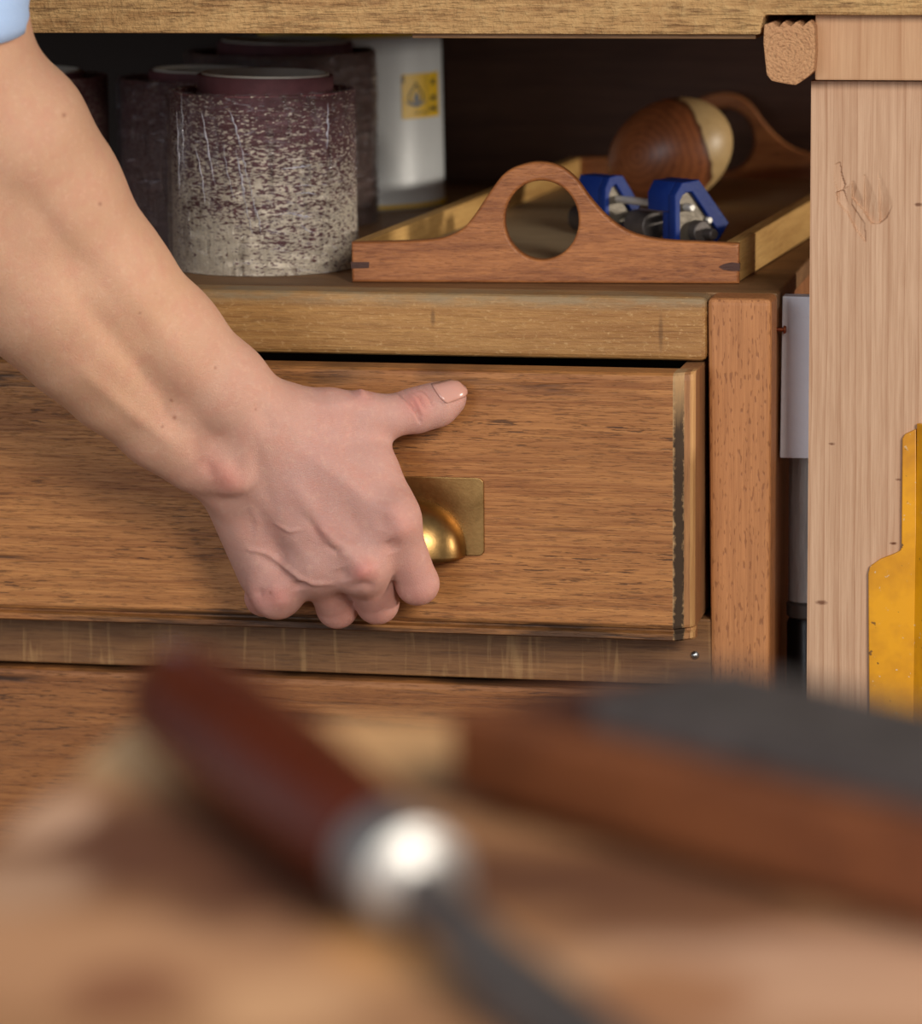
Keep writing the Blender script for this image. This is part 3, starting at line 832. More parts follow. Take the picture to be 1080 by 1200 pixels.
# centre found so that the ball, a little egg-shaped and tilted, rests on the tray floor
rb = .0345; half = .0285
for _ in range(6):
    bc = at(785, 188, Z=ZTB + half + .001); dist = np.linalg.norm(bc - CAM); rb = 76 / F * dist
bax = Vector((-.30, -.93, .12)).normalized(); blong = Vector((.88, 0, .47)).normalized()
half = None
bm = bmesh.new(); bmesh.ops.create_uvsphere(bm, u_segments=64, v_segments=40, radius=1)
bmesh.ops.transform(bm, matrix=frame(bc, blong, (0, 1, 0)) @ Matrix.Diagonal((rb * .80, rb * .80, rb, 1)), verts=bm.verts)
lowest = min(v.co.z for v in bm.verts); bmesh.ops.translate(bm, vec=(0, 0, ZTB + .0002 - lowest), verts=bm.verts); bc[2] += ZTB + .0002 - lowest
bcm = bc + np.array([-.007, 0, -.003])
bl = from_bm('wooden_ball', bm, ball_mat(bcm, bax, rb * 1.05), None, smooth=True)
tag(bl, 'turned wooden ball, dark heartwood with a pale sapwood band, in the tray', 'ball')
print('ball', bc, rb)

# ------------------------------------------------------------------ blue honing guide
hg_n = Vector((.74, -.67, 0)).normalized()


def atn(x, y, p0, n):
    r = CM.T @ np.array([(x - 540) / F, (y - 600) / F, 1.]); n = np.array(n); t = ((np.array(p0) - CAM) @ n) / (r @ n); return CAM + r * t


HP = at(797, 292, Z=ZTB + .001)
guide = thing('honing_guide', 'blue cast metal honing guide with steel rods and screw, lying in the tray', 'tool', HP)
blue = plain('blue_enamel', (16, 44, 118), .5, spec=.25, bump=.12, bscale=500, var=.2, col2=(44, 74, 132))
grey_cast = plain('grey_cast_metal', (120, 112, 100), .5, .7, bump=.35, bscale=350, var=.6, col2=(84, 76, 66))


def jaw(P, poly, inner, bodies):
    X_ = Vector((-hg_n.y, hg_n.x, 0)); m = frame(P, hg_n, X_)        # local x along the face, y up
    def loc(pts): 
        r_ = []
        for x, y in pts:
            v = m.inverted() @ Vector(atn(x, y, P, hg_n).tolist()); r_.append((v.x, v.y))
        return r_
    po, pi = loc(poly), loc(inner)
    if sum(po[i][0] * po[(i + 1) % len(po)][1] - po[(i + 1) % len(po)][0] * po[i][1] for i in range(len(po))) < 0: po = po[::-1]
    rim = plate2d('jaw', po, [pi], .006, .0006, m @ Matrix.Translation((0, 0, -.003)), blue, guide)
    plate2d('jaw_face', pi, [], .003, .0004, m @ Matrix.Translation((0, 0, -.0036)), grey_cast, guide)
    cen = (sum(p[0] for p in po) / len(po), sum(p[1] for p in po) / len(po))
    top = [p for p in po]
    sh = [(cen[0] + (x - cen[0]) * .97, cen[1] + (y - cen[1]) * .97) for x, y in po]
    for pl_, bk in bodies:
        plate2d('jaw_body', loc(pl_)[::-1], [], bk, .0008, m @ Matrix.Translation((0, 0, -.0062 - bk / 2)), blue, guide)
    return m


mR = jaw(HP, [(791, 285), (791, 229), (799, 214), (809, 212.5), (819, 210.5), (854, 261), (845, 278), (838, 285)], [(797, 284), (797, 236), (800, 229), (804, 226), (811, 225), (843, 273), (838, 284)],
         [([(792, 249), (792, 229), (799, 214.5), (819, 211), (838, 240), (838, 249)], .019), ([(792, 284), (792, 250), (830, 250), (834, 284)], .006)])
HL = HP - np.array(hg_n) * .060
qx = pix(HL)[0]
PLf = np.array([HL[0], HL[1], HL[2]])
sx = 716 - 797
mL = jaw(PLf, [(709, 266), (709, 222), (714, 208), (722, 205.5), (730, 206), (750, 240), (743, 262), (736, 268)], [(714, 264), (714, 228), (717, 220), (722, 216), (742, 250), (735, 264)],
         [([(710, 250), (710, 222), (714, 208.5), (730, 206.5), (742, 228), (742, 250)], .021), ([(710, 266), (710, 251), (730, 251), (734, 266)], .008)])


def hgp(x, y, back):
    return atn(x, y, HP - np.array(hg_n) * back, hg_n)


def axis_rod(nm, x, y, b0, b1, r, mat):
    a = atn(x, y, HP, hg_n); n = np.array(hg_n)
    return rod(nm, a - n * b0, a - n * b1, r, mat, guide)


rod_steel = plain('rod_steel', (206, 200, 190), .35, .35)
axis_rod('guide_rod', 806, 243, -.004, .070, .0022, rod_steel)
axis_rod('guide_rod', 832, 258, .0, .070, .0022, rod_steel)
axis_rod('clamp_screw', 822, 273, -.011, .105, .0030, dark_steel)
axis_rod('screw_boss', 818, 271, -.004, .0035, .0062, dark_steel)
axis_rod('roller', 812, 271, .034, .052, .0085, dark_steel)
axis_rod('screw_knob', 822, 273, .098, .112, .0078, dark_steel)
print('knob', pix(atn(822, 273, HP, hg_n) - np.array(hg_n) * .112), 'left jaw', qx)

# ------------------------------------------------------------------ things in the gap right of the cabinet
YW = .036
wx0 = XR + .0006
wz1 = at(930, 347.5, Y=YW)[2]; wz0 = at(930, 537, Y=YW)[2]
wb = prism('painted_board', [(wx0, wz0), (.0546, wz0), (.0546, wz1), (wx0 + .0008, wz1)], YW, YW + .012,
           plain('white_paint', (222, 220, 224), .55, bump=.5, bscale=160, var=.25, col2=(204, 200, 206)), None, .0006)
tag(wb, 'white painted board wedged between the cabinet side and pale pine leg', 'board')
YJ = .072; rj = .0108; cj = XR + .0009 + rj
zj = at(935, 708, Y=YJ - rj)[2]
jar = thing('bottle', 'narrow black bottle with flat grey cap in the gap beside the pine leg', 'bottle', (cj, YJ, .438))
Mj = Matrix.Translation((cj, YJ, 0))
lathe('body', [(rj - .003, .4382), (rj, .441), (rj, zj - .012), (rj - .0014, zj - .009)], plain('black_plastic', (26, 24, 24), .35), jar, 48, Mj)
lathe('cap', [(rj - .001, zj - .0088), (rj + .0003, zj - .0078), (rj + .0003, zj - .001), (rj - .001, zj), (0, zj)], plain('grey_lid', (112, 106, 100), .45), jar, 48, Mj)
pt = NT('crinkled_clear_plastic'); nn = pt.noise(pt.coords((260, 260, 30)), 1, 4, .6, .5)
pt.set(Base_Color=pt.mix(nn, lin((196, 196, 192)), lin((242, 242, 238))), Roughness=.25); pt.b.inputs['Transmission Weight'].default_value = .0; pt.bump(nn, .9, .002)
tb = lathe('plastic_tube', tube_prof(rj - .002, rj - .0006, zj + .0003, wz0 + .03), pt.m, None, 48, Mj, cap=False)
tag(tb, 'translucent grey plastic tube standing on the black bottle, below the white board', 'tube')

# yellow steel plate in front of the leg
ypl = thing('yellow_plate', 'chipped mustard yellow steel plate with stepped edge, on the pale pine leg', 'steel plate', at(1050, 850, Y=LEGY))


def ypaint():
    s = NT('chipped_yellow_paint'); n = s.noise(s.coords((330, 330, 330)), 1, 3, .6); n2 = s.noise(s.coords((22, 22, 22)), 1, 4, .6)
    c = s.mix(s.ramp(n2, .4, .66), lin((228, 158, 6)), lin((180, 114, 14)))
    c = s.mix(s.math('MULTIPLY', s.ramp(n, .68, .73), .7), c, lin((206, 196, 170)))
    c = s.mix(s.math('MULTIPLY', s.ramp(s.noise(s.coords((210, 210, 210), (3, 3, 3)), 1, 3), .69, .72), .8), c, lin((84, 56, 30)))
    s.set(Base_Color=c, Roughness=.38); s.bump(n, .1, .0005); return s.m


yp = ypaint(); YP = LEGY - .0032
YPL = [(1057, 514), (1060, 509), (1068, 505.5), (1073, 503), (1073, 1010), (1019, 1010), (1017, 672), (1019, 664), (1031, 655.5), (1048, 649), (1055, 645), (1056, 640)]
yo = [tuple(at(x, y, Y=YP)[[0, 2]]) for x, y in YPL][::-1]
plate2d('plate', yo, [], .003, .0005, Matrix(((1, 0, 0, 0), (0, 0, 1, YP + .0016), (0, 1, 0, 0), (0, 0, 0, 1))), yp, ypl)
fa = at(1073, 503, Y=YP); fb = at(1073, 1010, Y=YP)
bm = bmesh.new()
q = [(fa[0] + .0003, YP + .0002), (fa[0] + .013, YP - .012), (fa[0] + .015, YP - .0100), (fa[0] + .0015, YP + .0028)]
vs = [bm.verts.new((x, y, z)) for z in (fb[2], fa[2] + .003) for x, y in q]
bm.faces.new(vs[:4]); bm.faces.new(vs[4:])
for i in range(4): bm.faces.new((vs[i], vs[(i + 1) % 4], vs[4 + (i + 1) % 4], vs[4 + i]))
from_bm('flange', bm, yp, ypl, bevel=.0004)

# ------------------------------------------------------------------ near work table, chisel and wooden tool
ZB = float(CAM[2]) - .215
cnr = at(168, 832, Z=ZB)


def table_stains(s, c, h):
    """broad dark oil stains and pale scrubbed patches on the table"""
    tc = s.n('ShaderNodeTexCoord'); wob = s.math('MULTIPLY', s.math('SUBTRACT', s.noise(tc.outputs['Object'], 26, 4, .6), .5), 1.5)
    for (px_, py_, rx, ry, col, a) in ((225, 1000, .036, .040, (92, 52, 32), .92), (640, 1030, .06, .022, (92, 54, 34), .85), (330, 1070, .025, .03, (84, 46, 28), .8), (880, 1100, .04, .02, (100, 60, 38), .7),
                                   (190, 880, .026, .026, (226, 182, 132), .9), (430, 875, .032, .030, (222, 170, 116), .9), (480, 1110, .020, .025, (206, 146, 84), .7), (950, 1150, .05, .03, (206, 160, 128), .7), (90, 1120, .06, .03, (196, 144, 104), .6), (30, 1040, .015, .02, (190, 150, 120), .6), (620, 1150, .03, .02, (200, 150, 104), .6), (150, 1160, .012, .02, (120, 68, 42), .7), (330, 1180, .014, .02, (214, 164, 120), .7), (780, 1170, .014, .02, (150, 96, 60), .7), (60, 960, .008, .02, (212, 168, 136), .7)):
        p = at(px_, py_, Z=ZB)
        dv = s.n('ShaderNodeVectorMath', {0: tc.outputs['Object'], 1: tuple(p)}, operation='SUBTRACT').outputs[0]
        dv = s.n('ShaderNodeVectorMath', {0: dv, 1: (1 / rx, 1 / ry, 0)}, operation='MULTIPLY').outputs[0]
        ln = s.math('ADD', s.n('ShaderNodeVectorMath', {0: dv}, operation='LENGTH').outputs['Value'], wob)
        c = s.mix(s.math('MULTIPLY', s.ramp(ln, 1.25, .75), a), c, lin(col))
    return c, h


table = thing('work_table', 'pale wooden work table with dark stains, out of focus in the foreground', 'table', (cnr[0] + .45, cnr[1] - .3, 0))
tt = wood('table_beech', 'X', (180, 132, 92), (142, 96, 62), (120, 76, 44), pores=.2, seed=21, ring=.3, extra=table_stains, rough=.6, blotch=.2)
box('tabletop', cnr[0], cnr[0] + .95, cnr[1] - .62, cnr[1], ZB - .045, ZB, tt, table, .003)
for lx in (cnr[0] + .05, cnr[0] + .84):
    for ly in (cnr[1] - .57, cnr[1] - .11): box('leg', lx, lx + .06, ly, ly + .06, 0, ZB - .045, pine2, table, .002)
for ly in (cnr[1] - .55, cnr[1] - .085): box('apron', cnr[0] + .11, cnr[0] + .84, ly, ly + .02, ZB - .11, ZB - .045, pine2, table, .001)

chisel = thing('chisel', 'wood chisel with dark red handle and bright steel ferrule, on the near table', 'chisel', at(440, 1000, Z=ZB))
HR = .0142
ca = at(207, 812, Z=ZB + HR); cb = at(452, 1006, Z=ZB + .0125); dirc = (cb - ca) / np.linalg.norm(cb - ca); HLn = float(np.linalg.norm(cb - ca))
mh = frame(ca, dirc, (0, 0, 1))
hmat = plain('dark_red_lacquered_handle', (92, 36, 14), .25, var=.5, col2=(62, 20, 8), bscale=60, spec=.25)
lathe('handle', [(.0118, .0012), (.0128, .004), (.0136, .016), (.0141, HLn * .3), (.0138, HLn * .55), (.0126, HLn * .82), (.0112, HLn - .006), (.0104, HLn)], hmat, chisel, 48, mh)
lathe('glint_cap', [(0, -.0085), (.006, -.0080), (.0092, -.0056), (.0100, -.0015), (.0117, .0009)], plain('pale_glint', (205, 208, 218), .55, .3), chisel, 48, mh, cap=False)  # added cap, its pale blue colour stands for a window glint
lathe('ferrule', [(.0104, HLn), (.0112, HLn + .0006), (.0112, HLn + .016), (.0106, HLn + .0185), (.0055, HLn + .0205), (.0045, HLn + .021)], satin, chisel, 48, mh)
sk = ca + dirc * (HLn + .021); ed = at(668, 1215, Z=ZB + .0032); de = (ed - sk) / np.linalg.norm(ed - sk); Lb = .20
sdv = np.cross(de, (0, 0, 1)); sdv /= np.linalg.norm(sdv)
vs, fs = [], []
for (t, w2, tk, zz) in ((0, .0044, .0044, None), (.018, .0042, .0042, None), (.034, .0068, .0032, None), (.045, .0085, .0028, None), (Lb * .85, .0085, .0018, None), (Lb, .0085, .0004, None)):
    c0 = sk + de * t; c0 = np.array([c0[0], c0[1], max(c0[2], ZB + tk + .0002)])
    for a, b in ((-1, -1), (1, -1), (1, .3), (.6, 1), (-.6, 1), (-1, .3)): vs.append(c0 + sdv * w2 * a + np.array([0, 0, tk * b]))
for k in range(5):
    for i in range(6): fs.append((k * 6 + i, k * 6 + (i + 1) % 6, (k + 1) * 6 + (i + 1) % 6, (k + 1) * 6 + i))
fs += [tuple(range(6))[::-1], tuple(range(30, 36))]
raw('blade', vs, fs, dark_steel, chisel)

O_ = at(528, 948, Z=ZB); E_ = at(1080, 1102, Z=ZB)
u_ = Vector(E_ - O_); u_.normalize(); v_ = Vector((-u_.y, u_.x, 0))
v_ = v_ if v_.y > 0 else -v_
mt = Matrix((u_, v_, ez)).transposed().to_4x4(); mt.translation = Vector(O_.tolist())
plane = thing('hand_plane', 'reddish wooden hand plane with dark steel top, out of focus on the near table', 'hand plane', mt @ Vector((.1, .02, 0)))
pw = wood('plane_body_wood', 'X', (132, 76, 42), (90, 48, 26), (50, 26, 14), pores=.3, seed=23, rough=.45, blotch=.6)
bm = bmesh.new(); bm_prism(bm, [(0, .0040), (.052, .0040), (.052, .0225), (0, .0225)], 0, .30, mt @ Matrix(((0, 1, 0, 0), (1, 0, 0, 0), (0, 0, 1, 0), (0, 0, 0, 1)))); bm_box(bm, .004, .296, .007, .046, .0002, .0039, mt); from_bm('body', bm, pw, plane, bevel=.003, seg=3)
bm = bmesh.new(); bm_box(bm, .036, .296, .008, .050, .0227, .0310, mt); from_bm('steel_top', bm, dark_steel, plane, bevel=.001)
bm = bmesh.new(); bm_prism(bm, [(.008, .0227), (.0355, .0227), (.0355, .0305), (.030, .0305)], .010, .046, mt); from_bm('wedge', bm, dark_inlay, plane, bevel=.0006)

# ------------------------------------------------------------------ the person's right arm and hand
def J(x, y, d):
    """joint seen at pixel (x, y), d millimetres in front of the drawer face"""
    return at(x, y, Y=DY - d / 1000)


ARM = [  # (x, y, d, r) -> (x, y, d, r), millimetres; blended softly
    ((303, 494, 58, 19), (262, 458, 64, 23.5)), ((262, 458, 64, 23.5), (192, 396, 78, 28)), ((192, 396, 78, 28), (122, 329, 96, 33)),
    ((122, 329, 96, 33), (52, 226, 118, 37)), ((52, 226, 118, 37), (10, 160, 134, 38.5)), ((10, 160, 134, 38.5), (-52, 102, 148, 40)),
    ((268, 545, 58, 17), (231, 530, 62, 18.5)), ((231, 530, 62, 18.5), (191, 497, 70, 22)), ((191, 497, 70, 22), (138, 443, 82, 27)),
    ((138, 443, 82, 27), (96, 394, 96, 32)), ((96, 394, 96, 32), (50, 342, 110, 36)), ((50, 342, 110, 36), (-60, 210, 138, 41)),
    ((-60, 210, 138, 41), (-92, 95, 156, 42)), ((-92, 95, 156, 42), (-92, -170, 170, 42)), ((-52, 102, 148, 40), (-88, -120, 164, 42)),
    ((303, 494, 56, 19), (268, 545, 56, 18)),
]
PALM = [
    ((318, 500, 54, 17), (458, 610, 54, 13)), ((306, 515, 56, 17), (423, 660, 58, 13)), ((292, 530, 55, 16), (375, 660, 56, 12.2)),
    ((278, 545, 51, 15.5), (324, 695, 48, 11.2)), ((272, 575, 42, 16), (305, 672, 38, 12)),
    ((340, 505, 42, 18), (428, 550, 40, 15)), ((428, 550, 40, 14.5), (455, 588, 44, 13)), ((345, 560, 40, 18), (400, 620, 38, 14)),
    ((458, 610, 54, 12.5), (423, 660, 57, 12.5)), ((423, 660, 57, 12.5), (375, 660, 55, 12)), ((375, 660, 55, 11.5), (324, 694, 48, 11)),
]
THUMB = [((345, 491, 46, 16), (385, 487, 42, 13.5)), ((385, 487, 42, 13.5), (425, 487, 34, 11.8)), ((425, 487, 34, 11.8), (455, 488, 28, 10.3)), ((455, 488, 28, 10.3), (487, 481, 21, 11.0)),
         ((487, 481, 21, 11.0), (512, 474, 15.5, 10.8)), ((512, 474, 15.5, 10.8), (527, 466.5, 13, 8.8))]
FING = [
    [((460, 610, 55, 12.3), (489, 684, 38, 10.8)), ((489, 684, 38, 10.8), (482, 674, 15, 9.4)), ((482, 674, 15, 9.4), (474, 640, 11, 8.2))],
    [((424, 662, 58, 12.3), (442, 706, 31, 10.9)), ((442, 706, 31, 10.9), (444, 684, 13, 9.4)), ((444, 684, 13, 9.4), (446, 650, 11, 8.2))],
    [((376, 662, 56, 12), (395, 712, 28, 10.5)), ((395, 712, 28, 10.5), (404, 692, 12.5, 9.0)), ((404, 692, 12.5, 9.0), (426, 674, 11, 8.0))],
    [((325, 696, 48, 11.0), (309, 700, 23, 9.6)), ((309, 700, 23, 9.6), (335, 696, 11.5, 8.4)), ((335, 696, 11.5, 8.4), (366, 680, 11, 7.6))],
]
H = .0015
allp = [J(x, y, d) for grp in (ARM, PALM, THUMB) + tuple(FING) for ab in grp for (x, y, d, r) in ab]
lo = np.array([-.47, min(p[1] for p in allp) - .055, min(p[2] for p in allp) - .02]); hi = np.array([max(p[0] for p in allp) + .02, DY - .0002, J(-85, -170, 170)[2] + .01])
lo[0] = J(-140, 100, 150)[0] - .02
nn_ = np.ceil((hi - lo) / H).astype(int) + 2
axs = [(lo[k] + H * np.arange(nn_[k])).astype(np.float32) for k in range(3)]


def seg_sdf(ab):
    (ax, ay, ad, ar), (bx, by, bd, br) = ab
    a = J(ax, ay, ad).astype(np.float32); b = J(bx, by, bd).astype(np.float32); ab_ = b - a; L2 = float(ab_ @ ab_) + 1e-12
    X_ = axs[0][:, None, None] - a[0]; Y_ = axs[1][None, :, None] - a[1]; Z_ = axs[2][None, None, :] - a[2]
    t = np.clip((X_ * ab_[0] + Y_ * ab_[1] + Z_ * ab_[2]) / L2, 0, 1)
    d = np.sqrt((X_ - t * ab_[0]) ** 2 + (Y_ - t * ab_[1]) ** 2 + (Z_ - t * ab_[2]) ** 2)
    return d - (ar + (br - ar) * t) * np.float32(.001)


def smin(a, b, k):
    h = np.clip(k - np.abs(a - b), 0, None) / k
    return np.minimum(a, b) - h * h * (k * .25)


def chain(grp, k):
    s_ = None
    for g in grp:
        v = seg_sdf(g); s_ = v if s_ is None else smin(s_, v, k)
    return s_


base = smin(chain(ARM, np.float32(.010)), chain(PALM, np.float32(.009)), np.float32(.014))
full = smin(base, chain(THUMB, np.float32(.005)), np.float32(.010))
for fg in FING: full = np.minimum(full, smin(base, chain(fg, np.float32(.003)), np.float32(.006)))
del base


def surface_nets(v):
    ins = v < 0
    nx_, ny_, nz_ = v.shape
    corner = [(i, j, k) for i in (0, 1) for j in (0, 1) for k in (0, 1)]
    sl = lambda i, j, k: (slice(i, nx_ - 1 + i), slice(j, ny_ - 1 + j), slice(k, nz_ - 1 + k))
    cnt = sum(ins[sl(*c)].astype(np.int8) for c in corner)
    act = (cnt > 0) & (cnt < 8)
    idx = -np.ones(act.shape, np.int64); ijk = np.argwhere(act); idx[act] = np.arange(len(ijk))
    acc = np.zeros((len(ijk), 3)); num = np.zeros(len(ijk))
    cv = {c: v[ijk[:, 0] + c[0], ijk[:, 1] + c[1], ijk[:, 2] + c[2]].astype(float) for c in corner}
    for c in corner:
        for ax in range(3):
            if c[ax] == 0:
                e = list(c); e[ax] = 1; e = tuple(e)
                a, b = cv[c], cv[e]; m = (a < 0) != (b < 0)
                t = np.where(m, a / np.where(m, a - b, 1), 0)
                p = np.tile(np.array(c, float), (len(ijk), 1)); p[:, ax] += t
                acc[m] += p[m]; num[m] += 1
    V = lo + H * (ijk + acc / num[:, None])
    quads = []
    for ax in range(3):
        b, c = [(1, 2), (2, 0), (0, 1)][ax]
        s0 = [slice(1, -1)] * 3; s0[ax] = slice(0, -1); s1 = list(s0); s1[ax] = slice(1, None)
        i0, i1 = ins[tuple(s0)], ins[tuple(s1)]
        for flip, m in ((False, i0 & ~i1), (True, ~i0 & i1)):
            g = np.argwhere(m)
            off = np.ones(3, int); off[ax] = 0; g = g + off

            def cell(db, dc):
                q = g.copy(); q[:, b] += db; q[:, c] += dc; return idx[q[:, 0], q[:, 1], q[:, 2]]
            qd = np.stack([cell(-1, -1), cell(0, -1), cell(0, 0), cell(-1, 0)], 1)
            quads.append(qd[:, ::-1] if flip else qd)
    Q = np.concatenate(quads); Q = Q[(Q >= 0).all(1)]
    return V, Q


V, Q = surface_nets(full); del full


def quad_mesh(name, V, Q):
    me = bpy.data.meshes.new(name); me.vertices.add(len(V)); me.vertices.foreach_set('co', V.astype(np.float32).ravel())
    me.loops.add(len(Q) * 4); me.loops.foreach_set('vertex_index', Q.astype(np.int32).ravel())
    me.polygons.add(len(Q)); me.polygons.foreach_set('loop_start', np.arange(0, len(Q) * 4, 4, dtype=np.int32)); me.polygons.foreach_set('loop_total', np.full(len(Q), 4, np.int32))
    me.update(calc_edges=True); me.validate(); return me


me = quad_mesh('arm', V, Q)
tmp = bpy.data.objects.new('tmp', me); COL.objects.link(tmp)
md = tmp.modifiers.new('s', 'SMOOTH'); md.iterations = 3; md.factor = .5
md = tmp.modifiers.new('d', 'SUBSURF'); md.levels = 1; md.render_levels = 1
dg = bpy.context.evaluated_depsgraph_get(); me2 = bpy.data.meshes.new_from_object(tmp.evaluated_get(dg)); bpy.data.objects.remove(tmp)
n = len(me2.vertices); co = np.zeros(n * 3, np.float32); me2.vertices.foreach_get('co', co); co = co.reshape(-1, 3).astype(float)
nm = np.zeros(n * 3, np.float32); me2.vertices.foreach_get('normal', nm); nm = nm.reshape(-1, 3)
pv = pix(co); toc = CAM - co; toc /= np.linalg.norm(toc, axis=1)[:, None]; face = np.clip((nm * toc).sum(1) * 3, 0, 1)


def pd(poly):
    """pixel distance of every vertex to a polyline, and the position along it"""
    best = np.full(n, 1e9); bt = np.zeros(n); k = len(poly) - 1
    for i in range(k):
        a = np.array(poly[i], float); b = np.array(poly[i + 1], float); ab = b - a
        t = np.clip(((pv - a) @ ab) / (ab @ ab), 0, 1); d = np.linalg.norm(pv - a - t[:, None] * ab, axis=1)
        m = d < best; best[m] = d[m]; bt[m] = (i + t[m]) / k
    return best, bt


RELIEF = [  # polyline, width in pixels, height in millimetres, taper towards the ends
    ([(262, 552), (276, 566)], 17, 2.6, 0), ([(236, 535), (252, 560)], 8, -1.0, 1), ([(225, 583), (262, 588), (292, 580)], 9, -1.3, 1),
    ([(372, 612), (386, 626), (398, 638)], 8, 1.7, 1), ([(352, 600), (366, 618), (378, 634)], 6, -.8, 1), ([(404, 640), (394, 646), (380, 638)], 4, -.9, 1),
    ([(398, 640), (412, 652), (424, 664)], 9, 1.4, 0), ([(432, 668), (424, 672)], 11, 1.5, 0), ([(398, 665), (404, 682)], 9, -1.2, 1),
    ([(404, 690), (425, 684), (440, 688)], 6, -.8, 1),
    ([(460, 600), (470, 618)], 15, 1.3, 0), ([(455, 632), (462, 648)], 9, -1.1, 1), ([(452, 600), (448, 622)], 9, -.9, 1),
    ([(325, 690), (330, 702)], 12, 1.7, 0), ([(350, 680), (352, 692)], 8, -1.2, 1), ([(300, 690), (308, 700)], 6, -.7, 1),
    ([(292, 644), (312, 648), (332, 662), (352, 678), (368, 684), (388, 684)], 3.2, .95, .6), ([(318, 612), (340, 622), (356, 620)], 2.6, .6, 1), ([(292, 590), (302, 612), (300, 640)], 4.0, .45, 1),
    ([(296, 646), (330, 671), (350, 688)], 5, -.6, 1), ([(306, 600), (330, 640), (360, 668)], 9, -.8, 1), ([(335, 560), (372, 606)], 10, .7, 1), ([(330, 600), (350, 640)], 9, .5, 1),
    ([(345, 520), (400, 560), (455, 605)], 10, .5, 1), ([(402, 585), (420, 640)], 9, -.5, 1),
    ([(421, 456), (424, 462)], 5, 1.0, 0), ([(350, 470), (380, 476), (420, 470), (455, 474)], 7, .5, 1),
    ([(466, 458), (476, 468), (488, 484), (492, 494)], 2.0, -1.2, .5), ([(473, 458), (484, 470), (493, 488)], 1.8, -1.0, .5), ([(480, 456), (490, 464), (497, 478)], 1.6, -.7, .6), ([(495, 456), (502, 464), (506, 476)], 1.6, -.5, .6),
    ([(506, 450), (513, 462), (522, 474)], 2.5, .35, .3), ([(478, 462), (486, 478)], 8, .5, 1),
    ([(110, 270), (150, 330), (200, 400), (250, 470)], 18, .9, 1), ([(60, 300), (110, 370), (170, 440), (225, 520)], 14, -1.2, 1), ([(20, 210), (60, 270), (120, 350)], 16, -1.0, 1),
    ([(120, 230), (170, 300), (230, 380)], 14, .7, 1), ([(90, 430), (150, 480), (215, 530)], 10, .8, 1), ([(300, 470), (312, 492), (318, 512)], 10, -.8, 1), ([(330, 478), (345, 500), (350, 520)], 9, .6, 1), ([(282, 510), (290, 560), (300, 590)], 8, .5, 1), ([(300, 520), (310, 570), (322, 600)], 7, -.5, 1),
]
disp = np.zeros(n)
for poly, wd, amp, tp in RELIEF:
    d, t = pd(poly); f = np.exp(-(d / wd) ** 2)
    if tp: f *= (1 - tp) + tp * np.sin(np.pi * np.clip(t, .02, .98)) ** .7
    disp += amp * f * 1.4
co = co + nm * (disp * face * .001)[:, None]
co[:, 1] = np.minimum(co[:, 1], DY - .0003)
me2.vertices.foreach_set('co', co.astype(np.float32).ravel()); me2.update()
# true skin colouring: redder knuckles, creases and thumb tip
BL = [(428, 668, 15, .55), (420, 672, 9, .3), (328, 698, 15, .55), (270, 562, 16, .55), (246, 545, 18, .45), (488, 474, 16, .65), (492, 690, 30, .3), (470, 615, 22, .25), (440, 720, 24, .28), (396, 722, 22, .25), (380, 622, 14, .3), (535, 455, 12, .5), (300, 705, 18, .4), (424, 462, 12, .3)]
blush = np.zeros(n)
for x, y, rr, a in BL: blush += a * np.exp(-((pv[:, 0] - x) ** 2 + (pv[:, 1] - y) ** 2) / rr ** 2)
tpx = np.clip((pv[:, 0] + pv[:, 1] * .55 - 400) / 260, 0, 1)      # hand rosier than the tanned forearm
at_ = me2.color_attributes.new('skin', 'FLOAT_COLOR', 'POINT')
arr = np.zeros((n, 4), np.float32); arr[:, 0] = np.clip(blush, 0, 1); arr[:, 1] = tpx; arr[:, 3] = 1
mole = np.zeros(n)
for x, y, rr in ((75, 135, 2.2), (117, 239, 2.0), (201, 470, 1.6), (252, 431, 1.4), (163, 366, 1.3), (300, 480, 1.2), (318, 694, 1.6), (205, 490, 2.2), (190, 500, 1.6)): mole = np.maximum(mole, np.exp(-((pv[:, 0] - x) ** 2 + (pv[:, 1] - y) ** 2) / rr ** 2))
arr[:, 2] = mole
at_.data.foreach_set('color', arr.ravel())

sk_ = NT('skin'); vc = sk_.n('ShaderNodeVertexColor', layer_name='skin'); sp = sk_.n('ShaderNodeSeparateColor', {0: vc.outputs[0]})
mott = sk_.noise(sk_.coords(), 90, 4, .6); mott2 = sk_.noise(sk_.coords(), 320, 3, .6)
base = sk_.mix(sp.outputs[1], lin((206, 158, 126)), lin((194, 146, 132)))
base = sk_.mix(sk_.math('MULTIPLY', sk_.ramp(mott, .45, .7), .30), base, lin((200, 132, 112)))
base = sk_.mix(sk_.math('MULTIPLY', sk_.ramp(mott2, .52, .72), .18), base, lin((232, 190, 162)))
base = sk_.mix(sk_.math('MULTIPLY', sp.outputs[0], .62), base, lin((204, 108, 98)))
base = sk_.mix(sk_.math('MULTIPLY', sp.outputs[2], .7), base, lin((140, 78, 56)))
vor = sk_.n('ShaderNodeTexVoronoi', {'Vector': sk_.coords(), 'Scale': 900}, feature='DISTANCE_TO_EDGE').outputs[0]
fineb = sk_.noise(sk_.coords(), 1500, 3, .6)
sk_.set(Base_Color=base, Roughness=sk_.math('MULTIPLY_ADD', mott2, .15, .42))
sk_.b.inputs['Subsurface Weight'].default_value = .18; sk_.b.inputs['Subsurface Radius'].default_value = (.006, .0022, .0012); sk_.b.inputs['Subsurface Scale'].default_value = .5
sk_.b.inputs['Specular IOR Level'].default_value = .4
sk_.bump(sk_.math('ADD', sk_.math('MULTIPLY', sk_.ramp(vor, 0, .12), .5), fineb), .5, .0006)

